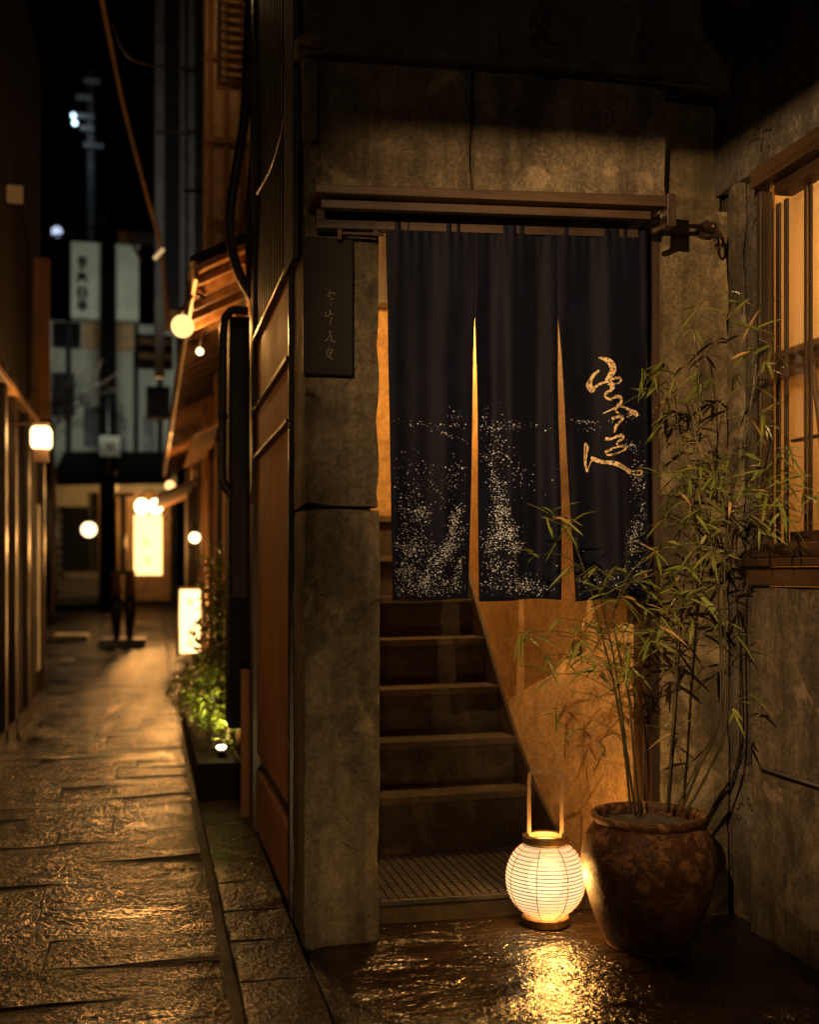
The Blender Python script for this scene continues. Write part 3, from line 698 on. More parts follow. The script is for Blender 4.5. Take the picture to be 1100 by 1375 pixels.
for i in range(NR + 1):
    z = z0_ + (z1_ - z0_) * i / NR; p.torus(LC + Vector((0, 0, z)), lprof(z) + .0004, .00125, 48, 5)
for k in range(8):
    a_ = 2 * math.pi * k / 8 + .22
    p.tube([LC + Vector(((lprof(z) + .001) * math.cos(a_), (lprof(z) + .001) * math.sin(a_), z)) for z in [z0_ + (z1_ - z0_) * j / 24 for j in range(25)]], .0012, 5)
p.build('bamboo_rib', plain('lantern_rib', (.20, .085, .03), .6), ln, smooth=True)
lw = wood('lantern_wood', (.09, .05, .02), (.24, .14, .06), 'z', .45)
p = MB(); p.lathe([(.045, .232), (.064, .230), (.066, .236), (.066, .252), (.060, .254), (.046, .252), (.045, .232)], LC, 40); p.build('top_ring', lw, ln, smooth=False)
p = MB(); p.lathe([(.001, .0), (.064, .0), (.067, .003), (.067, .022), (.063, .027), (.03, .027), (.001, .027)], LC, 40); p.build('base', lw, ln)
p = MB(); hx = .047
hd = Vector((CS, -SN, 0)); hp = []
for (s_, z) in ((-1, .240), (-1, .300), (-1, .40), (-.97, .424), (-.88, .432), (.0, .436), (.88, .432), (.97, .424), (1, .40), (1, .300), (1, .240)):
    hp.append(LC + hd * (hx * s_) + Vector((0, 0, z)))
for q0, q1 in zip(hp[:-1], hp[1:]): p.bar(q0, q1 + (q1 - q0) * .02, .011, .0055, up=(SN, CS, 0))
p.build('handle', lw, ln)
p = MB(); p.ball(LC + Vector((0, 0, .128)), .05, .06); p.build('bulb', glow('bulb_glow', (1., .80, .45), 2.6), ln, smooth=True)
lamp('lantern_bulb', 'POINT', LC + Vector((0, -.05, .14)), 60.0, (1.0, .52, .15), .045)

PC = Vector((1.318, 2.80, 0.0)); q = on_z(874, 1262); 
r_ = ray(871, 0); PC.x = r_.x / r_.y * PC.y
pt = thing('plant_pot', PC, 'big round brown glazed pot with peeling glaze holding the bamboo', 'plant pot')
def pot_mat():
    t = NT('glazed_pot')
    n = t.noise(21, 10, .78, dist=.5); f = t.ramp(n, [(.50, 0.), (.53, 1.)])
    sp = t.n('SeparateXYZ'); t.set(sp.inputs[0], t.co())
    band = t.ramp(sp.outputs[2], [(.10, 0.), (.27, 1.)])
    f = t.math('MULTIPLY', f, t.math('ADD', t.math('MULTIPLY', band, .8), .15))
    n2 = t.noise(42, 7, .75)
    glz = t.mix(t.ramp(n2, [(.3, 0.), (.7, 1.)]), (.024, .010, .0045), (.095, .038, .014))
    bare = t.mix(t.ramp(n2, [(.3, 0.), (.7, 1.)]), (.075, .033, .012), (.24, .115, .045))
    col = t.mix(f, glz, bare)
    rg = t.mix(f, (.45, .45, .45), (.8, .8, .8))
    h = t.math('ADD', t.math('MULTIPLY', n2, .8), t.math('MULTIPLY', f, -.4))
    return t.done(col, rg, t.bump(h, .9, .004), spec=.25)
p = MB()
prof = [(.001, 0), (.104, 0), (.112, .006), (.134, .045), (.157, .105), (.173, .165), (.1795, .215), (.179, .250), (.168, .288), (.151, .316), (.1435, .326), (.150, .333), (.1545, .342), (.1525, .351), (.146, .353), (.138, .348), (.134, .338), (.136, .318)]
ip = smoothline([(r, 0, z) for r, z in prof], 4)
p.lathe([(v.x, v.z) for v in ip], PC, 64, wob=.003); p.build('pot_body', pot_mat(), pt, smooth=True)
p = MB(); vs = []; fs = []
for i in range(13):
    for k in range(36):
        rr = .136 * i / 12 + .0005; a_ = 2 * math.pi * k / 36; q = Vector((rr * math.cos(a_), rr * math.sin(a_), 0))
        vs.append(PC + q + Vector((0, 0, .322 + .012 * mnoise.noise(q * 25) + .01 * (1 - i / 12))))
for i in range(12):
    for k in range(36): fs.append((i * 36 + k, i * 36 + (k + 1) % 36, (i + 1) * 36 + (k + 1) % 36, (i + 1) * 36 + k))
p.add(vs, fs); p.build('soil', plain('potting_soil', (.03, .02, .012), .9, var=.6, scale=60, bump=.8), pt)

# ================================================================== BAMBOO
def leaf_mat():
    t = NT('bamboo_leaf')
    info = t.n('ObjectInfo'); n = t.noise(14, 3, .6)
    col = t.mix(t.ramp(n, [(.3, 0.), (.55, .6), (.75, 1.)]), (.065, .090, .015), (.20, .215, .042))
    t.b.inputs['Subsurface Weight'].default_value = 0.0
    tl = t.n('BsdfTranslucent'); t.set(tl.inputs[0], (.12, .13, .02, 1))
    t.done(col, .42, None)
    mx = t.n('MixShader'); mx.inputs[0].default_value = .22; t.set(mx.inputs[1], t.b.outputs[0]); t.set(mx.inputs[2], tl.outputs[0]); t.t.links.new(mx.outputs[0], t.out.inputs[0])
    return t.m
M['leaf'] = leaf_mat(); M['dry'] = plain('dry_leaf', (.28, .16, .05), .6); M['culm'] = plain('bamboo_culm', (.032, .026, .010), .45, var=.4, scale=20)
bb = thing('bamboo_plant', PC + Vector((0, 0, .33)), 'tall leafy bamboo growing from the brown pot beside the doorway', 'plant')
STEM = [  # (px, py, depth) from soil to tip, radius
    ([(848, 1092, 3.00), (838, 1000, 2.99), (825, 920, 2.97), (808, 850, 2.95), (790, 780, 2.92), (768, 725, 2.90), (742, 690, 2.88)], .0042),
    ([(854, 1094, 3.02), (842, 1010, 3.0), (832, 930, 2.98), (822, 870, 2.97), (806, 800, 2.95), (800, 760, 2.94)], .0046),
    ([(861, 1096, 3.02), (852, 1020, 3.01), (845, 940, 3.0), (828, 860, 2.98), (826, 820, 2.98), (846, 770, 2.96), (880, 745, 2.95)], .0036),
    ([(896, 1092, 3.03), (902, 1000, 3.02), (908, 900, 3.02), (914, 780, 3.0), (916, 660, 2.98), (910, 560, 2.96), (900, 500, 2.95)], .0036),
    ([(899, 1090, 3.04), (908, 960, 3.05), (918, 800, 3.04), (930, 680, 3.02), (940, 560, 3.0), (938, 500, 2.99), (931, 440, 2.98)], .0034),
    ([(916, 1088, 3.0), (940, 1030, 2.98), (962, 985, 2.95), (972, 930, 2.93), (970, 860, 2.92), (962, 780, 2.90), (952, 700, 2.90), (938, 600, 2.90), (925, 540, 2.9)], .0048),
    ([(922, 1090, 2.98), (950, 1040, 2.96), (973, 985, 2.93), (978, 920, 2.92), (974, 840, 2.90), (975, 740, 2.88), (985, 660, 2.86), (1004, 570, 2.85), (1015, 500, 2.84), (1022, 415, 2.83)], .0046),
    ([(908, 1088, 2.99), (938, 1024, 2.97), (966, 960, 2.95), (968, 880, 2.94), (966, 800, 2.9), (980, 720, 2.85), (1030, 680, 2.80), (1085, 690, 2.74)], .0036)]
CLU = {0: [(742, 690, 5), (765, 712, 4), (720, 745, 4), (735, 700, 4), (775, 760, 4), (795, 700, 0), (712, 855, 5), (735, 880, 6), (745, 955, 5), (740, 905, 3), (768, 700, 3), (700, 850, 3)],
       1: [(800, 760, 5), (812, 790, 6), (770, 860, 6), (760, 885, 6), (790, 880, 6), (805, 905, 5), (835, 800, 5), (750, 830, 4), (790, 840, 5), (815, 850, 4)],
       2: [(880, 745, 4), (855, 780, 6), (868, 815, 7), (850, 845, 6), (875, 860, 6), (862, 885, 5), (842, 895, 5), (880, 800, 6), (845, 740, 3), (870, 775, 5), (800, 935, 3), (890, 770, 4)],
       3: [(892, 485, 7), (905, 505, 6), (880, 500, 5), (895, 560, 6), (915, 575, 6), (890, 630, 6), (905, 665, 8), (895, 700, 7), (910, 735, 7), (900, 775, 7), (915, 800, 6), (885, 640, 4), (890, 845, 5), (902, 820, 5)],
       4: [(931, 440, 6), (945, 500, 7), (955, 510, 5), (925, 535, 6), (935, 590, 6), (920, 625, 7), (940, 650, 8), (930, 690, 8), (945, 730, 7), (925, 760, 7), (940, 800, 6), (938, 840, 5), (905, 985, 4), (892, 975, 4)],
       5: [(925, 540, 6), (950, 620, 7), (965, 650, 8), (945, 680, 8), (970, 700, 8), (955, 745, 7), (985, 770, 6), (950, 800, 7), (970, 830, 5), (985, 805, 5), (995, 945, 4), (1008, 935, 3), (985, 955, 3), (960, 620, 6)],
       6: [(1022, 415, 5), (1020, 440, 5), (1012, 470, 5), (1028, 490, 4), (1005, 515, 5), (1008, 560, 6), (1030, 575, 5), (1000, 610, 6), (985, 640, 8), (1000, 655, 8), (1020, 650, 7), (975, 690, 8), (990, 720, 7), (1010, 745, 6), (1000, 780, 5), (1005, 690, 8)],
       7: [(1030, 660, 7), (1045, 650, 6), (1050, 685, 7), (1070, 680, 6), (1085, 690, 7), (1100, 680, 6), (1058, 600, 5), (1030, 700, 7), (1000, 705, 6), (1012, 725, 6), (1035, 640, 6), (1075, 700, 5), (960, 770, 5)]}
rb = random.Random(21)
def leaf(mb, base, dirv, L, W, mi):
    d = dirv.normalized(); sd = d.cross(Vector((0, 0, 1)))
    if sd.length < .05: sd = Vector((1, 0, 0))
    sd.normalize(); sd = (sd * math.cos(tw := rb.uniform(-.9, .9)) + d.cross(sd) * math.sin(tw)).normalized()
    up = sd.cross(d).normalized(); vs = []; n_ = 5; droop = rb.uniform(.10, .38) * L
    for i in range(n_ + 1):
        t_ = i / n_; w_ = W * (math.sin(math.pi * min(1, t_ * .94 + .06)) ** .75) * (1 - .35 * t_)
        c_ = base + d * (L * t_) + Vector((0, 0, -droop * t_ * t_))
        vs += [c_ - sd * w_ / 2, c_ - up * w_ * .16, c_ + sd * w_ / 2]
    fs = []
    for i in range(n_):
        a_ = 3 * i; fs += [(a_, a_ + 1, a_ + 4, a_ + 3), (a_ + 1, a_ + 2, a_ + 5, a_ + 4)]
    mb.add(vs, fs, mi)
for si, (pts, rad) in enumerate(STEM):
    path = smoothline([at_d(*q) for q in pts], 8)
    for v in path: v.x = min(v.x, RX - .03)
    n_ = len(path); rs_ = []
    for i in range(n_):
        k_ = rad * .86 * (1 - .72 * i / n_); rs_.append(k_ * (1.35 if i % 7 == 0 else 1.0))
    p = MB(); p.tube(path, rs_, 7)
    stem = p.build('stem', M['culm'], bb, smooth=True)
    lf = MB(); tw_ = MB()
    for (cx_, cy_, nl) in CLU[si]:
        if nl == 0 or (si >= 3 and (rb.random() < .14 or (cx_ > 975 and 700 < cy_ < 830))): continue
        best = min(path[2:], key=lambda v: (v - at_d(cx_, cy_ + 45, (v - cam.location).dot(Vector((SN, CS, 0))))).length)
        dpt = (best - cam.location).dot(Vector((SN, CS, 0))) + rb.uniform(-.10, .08)
        tip = at_d(cx_, cy_, dpt); tip.x = min(tip.x, RX - .03)
        mid_ = (best + tip) / 2 + Vector((0, 0, .02)); br = smoothline([best, mid_, tip], 5)
        tw_.tube(br, [.0013 - .0007 * i / len(br) for i in range(len(br))], 5)
        ends = [(tip, (tip - best))]
        if nl >= 5:
            for _ in range(1):
                m = br[rb.randrange(3, len(br))]; e = m + Vector((rb.uniform(-.06, .06), rb.uniform(-.06, .05), rb.uniform(-.03, .05)))
                tw_.tube([m, e], .0007, 4); ends.append((e, e - m))
        for (e, dv) in ends:
            out = dv.normalized() if dv.length > .01 else Vector((0, 0, 1))
            for _ in range(max(3, int(nl * (.92 if si < 3 else .82)))):
                az = rb.uniform(-2.4, 2.4); o_ = Vector((out.x, out.y, 0));
                if o_.length < .05: o_ = Vector((rb.uniform(-1, 1), rb.uniform(-.6, .6), 0))
                o_.normalize(); o_ = Matrix.Rotation(az, 3, 'Z') @ o_
                dr = o_ * rb.uniform(.5, 1) + Vector((0, 0, rb.uniform(-.75, .55)))
                leaf(lf, e + Vector((rb.uniform(-.006, .006), rb.uniform(-.006, .006), rb.uniform(-.008, .008))), dr, rb.uniform(.042, .102), rb.uniform(.0068, .0125), 1 if rb.random() < .07 else 0)
    for v in lf.v: v.x = min(v.x, RX - .012); v.y = min(v.y, FY - .02 if v.z > 0 else v.y)
    tw_.build('twig', M['culm'], stem, smooth=True); lf.build('foliage', [M['leaf'], M['dry']], stem)

# ================================================================== ALLEY, right side
# drain pipes and cables on the corner building
dp = thing('drainpipe', (.36, 4.5, 0), 'black downpipe with elbow running down the dark post by ochre panels', 'pipe')
e = [on_x(336, 418, .36), on_x(312, 418, .34)]
y_ = 4.62
pp = [on_y(333, 418, y_), on_y(318, 416, y_), on_y(307, 420, y_), on_y(300, 440, y_), on_y(299, 520, y_), on_y(298, 630, y_), on_y(301, 650, y_), on_y(310, 665, y_)]
p = MB(); p.tube(smoothline(pp, 5), .018, 10); p.build('pipe', M['rubber'], dp, smooth=True)
p = MB(); c_ = on_y(299, 560, y_); p.tube([c_ + Vector((0, 0, -.012)), c_ + Vector((0, 0, .012))], .022, 10); p.build('clamp', M['black'], dp)
dk = thing('cable_duct', (.37, 4.5, 0), 'thick black cable duct curving down the corrugated side wall', 'cable')
y_ = 4.5
p = MB(); p.tube(smoothline([on_y(*q, y_) for q in ((336, -40), (332, 80), (328, 160), (316, 235), (309, 290), (314, 345), (330, 385), (347, 410))], 6), .020, 10); p.build('duct', M['rubber'], dk, smooth=True)
p = MB(); p.tube(smoothline([on_y(*q, y_ - .05) for q in ((352, -40), (346, 80), (340, 200), (333, 300), (336, 400))], 6), .014, 8); p.build('thin_duct', M['rubber'], dk, smooth=True)
cw = thing('wall_cable', (.38, 3.6, 2.2), 'thin dark cable slanting down across the corrugated metal side wall', 'cable')
p = MB(); p.tube(smoothline([on_x(*q, WX - .02) for q in ((398, 60), (384, 150), (366, 220), (345, 260))], 5), .005, 6); p.build('cable', M['rubber'], cw, smooth=True)
mt = thing('meter_box', (.36, 4.7, 0), 'tall dark metal cabinet standing in the alley beside the ochre panels', 'cabinet')
p = MB(); a = on_y(306, 1120, 4.78); b = on_y(344, 430, 4.78); p.box(a.x, b.x, 4.72, 4.95, 0.35, b.z); p.build('cabinet', M['darkwall'], mt, bevel=.006)
p = MB(); p.box(a.x + .012, b.x - .012, 4.712, 4.72, .9, b.z - .05); p.build('cabinet_door', M['sheet'], mt, bevel=.002)
# wooden batten beside planter
a = on_y(324, 1150, 4.55); b = on_y(336, 900, 4.55)
bt = thing('wooden_post', (a.x, 4.55, 0), 'short reddish wooden post standing at the end of the planter', 'post')
p = MB(); p.box(a.x, b.x, 4.55, 4.6, 0, b.z); p.build('post', M['pwood'], bt, bevel=.003)

# row house
rw = thing('row_house', (.45, 9, 0), 'long dark wooden house with low lit eaves along right side of alley', 'building')
p = MB(); p.box(.46, .9, 5.0, 15.0, 0, 2.5); p.build('wall', M['darkwall'], rw)
for i, yy in enumerate((5.6, 6.5, 7.4, 8.3, 9.3, 10.4, 11.6, 12.9)):
    p = MB(); p.box(.42, .46, yy, yy + .09, zg(yy), 2.3); p.build('wall_post', M['pwood'], rw, bevel=.004)
p = MB()
for yy in (5.75, 6.7, 8.5, 9.6): p = MB(); p.box(.445, .459, yy, yy + .55, .7, 1.75); p.build('plaster_panel', M['tanwall'], rw)
p = MB()   # eaves: sloping board with rafters
p.hexa([(.20, 4.85, 2.29), (.55, 4.85, 2.47), (.55, 15, 2.47), (.20, 15, 2.29), (.20, 4.85, 2.32), (.55, 4.85, 2.50), (.55, 15, 2.50), (.20, 15, 2.32)])
p.build('eaves_board', M['ewood'], rw)
p = MB(); p.box(.185, .20, 4.83, 15, 2.25, 2.325); p.build('fascia', M['ewood'], rw)
p = MB(); yy = 4.95
while yy < 14.9: p = MB(); p.bar((.205, yy, 2.272), (.50, yy, 2.424), .035, .035); p.build('rafter', M['ewood'], rw); yy += .24
p = MB(); yy = 4.85
while yy < 15: p.hexa([(.17, yy, 2.327), (.56, yy, 2.53), (.56, yy + .11, 2.53), (.17, yy + .11, 2.327), (.17, yy, 2.352), (.56, yy, 2.555), (.56, yy + .11, 2.54), (.17, yy + .11, 2.337)]); yy += .125
p.build('roof_tile', M['darkwall'], rw)
p = MB(); p.box(.60, .95, 5.0, 15, 2.5, 5.4); p.build('upper_wall', M['tanwall'], rw)
a, b = on_y(276, 340, 6.2), on_y(302, -30, 6.2)
p = MB(); p.box(a.x, .599, 6.2, 6.5, 2.56, 5.4); p.build('orange_bay', M['tanwall'], rw)
p = MB(); q0 = on_y(276, 340, 6.2).x
for k in range(4): p = MB(); p.box(q0 + .012 + k * .085, q0 + .036 + k * .085, 6.18, 6.199, 2.6, 5.4); p.build('bay_batten', M['pwood'], rw)
for z in (2.9, 3.35, 3.8): p = MB(); p.box(q0, .599, 6.172, 6.18, z, z + .03); p.build('bay_rail', M['pwood'], rw)
p = MB(); p.hexa([(.08, 10.4, 1.70), (.46, 10.4, 1.86), (.46, 14.9, 1.98), (.08, 14.9, 1.82), (.08, 10.4, 1.73), (.46, 10.4, 1.89), (.46, 14.9, 2.01), (.08, 14.9, 1.85)]); p.build('lower_eaves', M['ewood'], rw)
p = MB(); p.hexa([(.26, 6.9, 1.82), (.46, 6.9, 1.92), (.46, 8.9, 1.92), (.26, 8.9, 1.82), (.26, 6.9, 1.84), (.46, 6.9, 1.94), (.46, 8.9, 1.94), (.26, 8.9, 1.84)]); p.build('door_hood', M['ewood'], rw)
p = MB(); p.tube([(.43, 7.05, 0), (.43, 7.05, 2.28)], .022, 8); p.build('rain_pipe', M['sheet'], rw)
# louvred balcony
a, b = on_y(291, 118, 5.2), on_y(324, -60, 5.2)
bl = thing('louvre_screen', (a.x, 5.2, a.z), 'wooden louvred screen on the upper floor lit orange from below', 'screen')
p = MB(); p.box(a.x, a.x + .02, 5.17, 5.22, a.z, b.z); p.box(a.x + .021, b.x + .1, 5.18, 5.21, a.z, a.z + .025); p.build('screen_frame', M['pwood'], bl)
p = MB(); z = a.z + .035
while z < b.z: p.hexa([(a.x + .02, 5.17, z), (b.x + .1, 5.17, z), (b.x + .1, 5.23, z + .012), (a.x + .02, 5.23, z + .012), (a.x + .02, 5.17, z + .012), (b.x + .1, 5.17, z + .012), (b.x + .1, 5.23, z + .024), (a.x + .02, 5.23, z + .024)]); z += .042
p.build('slat', M['ewood'], bl)
# tall grey building edge with pipes above the eaves
tb = thing('grey_building', (.3, 10, 0), 'tall grey building with vertical ribs rising above the lit eaves', 'building')
y_ = 11.5
p = MB(); prect(p, 212, 420, 290, -60, y_, 1.0); p.build('wall', M['sheet'], tb)
for (x0, x1) in ((207, 221), (241, 249), (252, 262)):
    p = MB(); a, b = on_y(x0, 425, y_ - .12), on_y(x1, -60, y_ - .12); p.box(a.x, b.x, y_ - .12, y_ - .002, a.z - .6, b.z); p.build('rib', M['grey'], tb, bevel=.02)
for (py, x0, x1) in ((95, 245, 300), (178, 210, 296), (256, 246, 292)):
    p = MB(); a, b = on_y(x0, py, 8.0), on_y(x1, py, 8.0); p.tube([a, b], .014, 6); o = p.build('iron_bar', M['black'], tb)
lamp('upper_bay_light', 'POINT', (.15, 5.5, 3.9), 2.6, (1., .60, .25), .1)
lamp('upper_grey_light', 'SPOT', (.1, 9.0, 3.6), 26, (1., .92, .8), .2, target=(.3, 11.4, 4.6), spot_size=R(70), spot_blend=.6)  # added spot to lift the grey ribs out of the dark
# planter with shrub and uplight
pl = thing('planter_box', (.3, 6, 0), 'long dark planter box beside the kerb holding the leafy shrub', 'planter')
p = MB(); p.box(.205, .225, 4.95, 7.4, .01, .17); p.box(.38, .40, 4.95, 7.4, .01, .17); p.box(.225, .38, 4.95, 4.97, .01, .17); p.box(.225, .38, 7.38, 7.4, .01, .17); p.build('box_side', M['darkwall'], pl, bevel=.003)
p = MB(); p.box(.225, .38, 4.97, 7.38, .012, .15); p.build('soil', plain('planter_soil', (.02, .014, .01), .9), pl)
def bush_leaf():
    t = NT('shrub_leaf'); n = t.noise(9, 3, .6)
    col = t.mix(t.ramp(n, [(.3, 0.), (.7, 1.)]), (.05, .09, .012), (.16, .20, .03))
    t.done(col, .4); tl = t.n('BsdfTranslucent'); t.set(tl.inputs[0], (.16, .17, .02, 1))
    mx = t.n('MixShader'); mx.inputs[0].default_value = .3; t.set(mx.inputs[1], t.b.outputs[0]); t.set(mx.inputs[2], tl.outputs[0]); t.t.links.new(mx.outputs[0], t.out.inputs[0]); return t.m
M['shrub'] = bush_leaf()
def shrub(name, label, cen, n_, seed):
    r = random.Random(seed); sh = thing(name, (cen[0][0], cen[0][1], .15), label, 'shrub')
    f_ = MB()
    for (cx_, cy_, cz_, rx, ry, rz_, k_) in cen:
        for _ in range(k_):
            th, ph, rr = r.uniform(0, 6.28), math.acos(r.uniform(-1, 1)), r.uniform(.35, 1) ** .6
            c_ = Vector((cx_ + rx * rr * math.sin(ph) * math.cos(th), cy_ + ry * rr * math.sin(ph) * math.sin(th), cz_ + rz_ * rr * math.cos(ph)))
            if c_.x > .44: c_.x = .44 - r.uniform(0, .06)
            if c_.z < .16: c_.z = .16 + r.uniform(0, .1)
            d = Vector((r.uniform(-1, 1), r.uniform(-1, 1), r.uniform(-.7, .5))).normalized(); sd = d.cross(Vector((r.uniform(-.4, .4), r.uniform(-.4, .4), 1))).normalized()
            L, W = r.uniform(.035, .065), r.uniform(.016, .028)
            f_.add([c_, c_ + d * L * .4 + sd * W / 2, c_ + d * L, c_ + d * L * .4 - sd * W / 2], [(0, 1, 2, 3)])
        s_ = MB(); s_.tube(smoothline([(.3, cy_, .14), ((.3 + cx_) / 2 + .02, cy_ + .03, (cz_ + .14) / 2), (cx_, cy_, cz_)], 4), .006, 5); s_.build('stem', M['dwood'], sh)
    f_.build('foliage', M['shrub'], sh)
shrub('shrub', 'leafy green shrub lit yellow from below at the edge of the alley', [(.30, 5.5, .42, .14, .3, .20, 560), (.32, 5.7, .66, .11, .3, .22, 420), (.34, 5.9, .92, .09, .25, .24, 300), (.24, 6.2, .36, .13, .4, .16, 300), (.18, 6.6, .33, .10, .3, .13, 160), (.36, 5.2, .30, .06, .2, .12, 120)], 0, 4)
c_ = on_y(297, 1007, 5.22)
up = thing('garden_uplight', (c_.x, 5.22, .15), 'small bright garden spotlight set among the leaves of the shrub', 'lamp')
p = MB(); p.tube([(c_.x, 5.24, .15), (c_.x, 5.24, c_.z - .02)], .006, 6); p.tube([(c_.x + .0, 5.20, c_.z - .02), (c_.x, 5.26, c_.z + .005)], .022, 12); p.build('housing', M['black'], up)
p = MB(); p.ball((c_.x, 5.225, c_.z + .012), .022, .011); p.build('lens', glow('uplight_glow', (1., .82, .5), 14), up, smooth=True)
lamp('uplight_beam', 'SPOT', (c_.x - .05, 5.12, c_.z + .03), 34, (1., .78, .30), .02, target=(c_.x + .05, 5.75, c_.z + .45), spot_size=R(95), spot_blend=.8)

# lamps and signs along the alley
def globe_lamp(name, label, px, py, y, r, col, st, energy=0, arm=None, cat='lamp', group=None, rz=None):
    c = on_y(px, py, y); t_ = thing(name, c, label, cat, group)
    p = MB(); p.ball(c, r, rz or r); p.build('globe', glow(name + '_glow', col, st), t_, smooth=True)
    p = MB(); p.tube([c + Vector((0, 0, (rz or r) * .9)), c + Vector((0, 0, (rz or r) + .03))], r * .35, 8)
    e_ = arm if arm is not None else c + Vector((.2, .05, .1))
    p.tube(smoothline([c + Vector((0, 0, (rz or r) + .025)), (c + Vector(e_)) / 2 + Vector((0, 0, r + .03)), e_], 5), .008, 6); p.build('bracket', M['black'], t_, smooth=True)
    if energy: lamp(name + '_light', 'POINT', c + Vector((-.0, -(r + .03), -.02)), energy, (1., .46, .12), r * .8)
    return c
c = globe_lamp('globe_lamp', 'round glowing globe lamp hanging just under the lit eaves edge', 245, 438, 5.1, .052, (1.0, .62, .22), 1.8, 14, arm=(.25, 5.16, 2.25))
globe_lamp('eaves_bulb', 'small bare bulb under the eaves just below the globe lamp', 268, 472, 5.9, .018, (1., .66, .28), 9, 18, arm=(.30, 5.95, 2.26))
globe_lamp('wall_bulb', 'small round wall lamp above the lower lit sign box', 261, 722, 10.0, .045, (1., .70, .32), 8, 0, arm=(.44, 10.05, 1.36))
globe_lamp('far_wall_lamp', 'round warm lamp on the shop front at the end of alley', 119, 711, 17.5, .11, (1., .72, .36), 5, 0, arm=(-.7, 17.6, 1.9))
for px, lb in ((190, 'left'), (209, 'right')):
    globe_lamp('white_lantern', lb + ' one of two small white lanterns above the tall lit sign', px, 680, 14.8, .085, (1., .68, .32), 10, 0, arm=(.0, 15.0, 2.05), cat='lantern', group='pair of white lanterns above the sign', rz=.10)
globe_lamp('eaves_lantern', 'dim orange lantern glowing under the far end of the eaves', 228, 652, 12.0, .05, (1., .52, .18), 3.0, 34, arm=(.30, 12.0, 2.2))
globe_lamp('panel_fill_globe', 'unseen round globe lamp added to light the ochre panels', -260, 560, 3.7, .055, (1.0, .60, .22), 2.0, 12, arm=(-1.35, 3.7, 1.62))  # added beyond the frame to brighten the ochre panels
# lit sign boxes
def lit_sign(name, label, px0, py0, px1, py1, y, th, col, st, blot, arm=True, energy=0):
    a, b = on_y(px0, py1, y), on_y(px1, py0, y)
    t_ = thing(name, ((a.x + b.x) / 2, y, a.z), label, 'sign')
    p = MB(); p.box(a.x + .008, b.x - .008, y + .006, y + th - .006, a.z + .01, b.z - .01); p.build('lit_panel', glow(name + '_glow', col, st), t_)
    p = MB(); 
    for (x0, x1, z0, z1) in ((a.x, b.x, b.z - .01, b.z + .006), (a.x, b.x, a.z - .006, a.z + .01), (a.x, a.x + .008, a.z + .01, b.z - .01), (b.x - .008, b.x, a.z + .01, b.z - .01)): p.box(x0, x1, y, y + th, z0, z1)
    if arm: p.tube([(b.x, y + th / 2, b.z - .05), (b.x + .12, y + th / 2, b.z - .05)], .012, 6)
    p.build('sign_frame', M['dwood'], t_)
    p = MB(); W = b.x - a.x
    for (fx, fz, k) in blot:
        cx_, cz_ = a.x + W * fx, a.z + (b.z - a.z) * fz; s = W * k
        for (q0, q1) in (((-.5, .3), (.5, .35)), ((0, .6), (-.05, -.6)), ((-.4, -.1), (.45, -.05)), ((-.1, 0), (-.5, -.6)), ((.05, 0), (.5, -.55))):
            p.bar((cx_ + q0[0] * s, y - .001, cz_ + q0[1] * s), (cx_ + q1[0] * s, y - .001, cz_ + q1[1] * s), s * .16, .002, up=(0, 1, 0))
    p.build('lettering', plain(name + '_ink', (.20, .09, .03), .7), t_)
    if energy: lamp(name + '_light', 'POINT', ((a.x + b.x) / 2, y - .25, (a.z + b.z) / 2), energy, (1., .44, .11), .10)
lit_sign('lit_sign_box', 'narrow white lit sign box hanging low just above the shrub', 240, 790, 270, 879, 9.0, .10, (1., .58, .22), 4.2, [(.5, .80, .28), (.5, .34, .26), (.5, .17, .26)], energy=48.0)
lit_sign('tall_lit_sign', 'tall glowing paper sign under the two white lanterns at alley end', 179, 691, 218, 773, 14.9, .12, (1., .52, .17), 4.0, [(.45, .55, .3), (.5, .25, .25)], energy=150.0)

kl = thing('kerb_light', (.26, 1.42, .012), 'small black fitting added out of view to light the left pillar', 'lamp')  # made-up fixture for the added pillar beam
p = MB(); p.tube([(.26, 1.42, .012), (.26, 1.42, .06)], .012, 8); p.tube([(.25, 1.38, .085), (.262, 1.44, .097)], .022, 12); p.build('housing', M['black'], kl)
# unseen street lamp; wide shade added to cut its light above the lintel
sl = thing('street_lamp', (-.55, .10, 2.16), 'unseen street lamp opposite the doorway with flat shade added to trim its light', 'lamp')
p = MB(); p.lathe([(.001, .06), (.05, .055), (.30, -.052 + .012), (.302, -.050 + .012), (.05, .062), (.001, .068)], (-.55, .10, 2.15), 64); p.build('lamp_shade', M['black'], sl)
p = MB(); p.tube([(-.55, .10, 2.218), (-.55, .10, 2.32), (-.9, .10, 2.36)], .012, 8); p.build('bracket', M['black'], sl)
# ================================================================== ALLEY, left side
lh = thing('left_house', (-.85, 7.5, 0), 'dark wooden house on the left side of the alley with lamp', 'building')
p = MB(); p.box(-2.2, -.84, 5.2, 9.3, 0, 5.0); p.build('wall', M['darkwall'], lh)
for i, (yy, mm) in enumerate(((6.3, 'dwood'), (6.75, 'dwood'), (7.25, 'dwood'), (8.0, 'dwood'), (9.15, 'dwood'))):
    p = MB(); p.box(-.84, -.80, yy, yy + .10, .0, 2.2); p.build('wall_post', M[mm], lh, bevel=.004)
p = MB(); p.box(-.86, -.785, 5.2, 9.2, 2.09, 2.135); p.build('eaves_rail', M['ewood'], lh, bevel=.008)
p = MB(); p.box(-.80, -.78, 8.4, 8.6, .3, 1.5); p.build('pale_panel', M['grey'], lh)
p = MB(); p.box(-.86, -.80, 6.0, 9.3, .0, .10); p.build('plinth', M['kerb'], lh)
a, b = on_y(9, 271, 7.0), on_y(30, 251, 7.0)
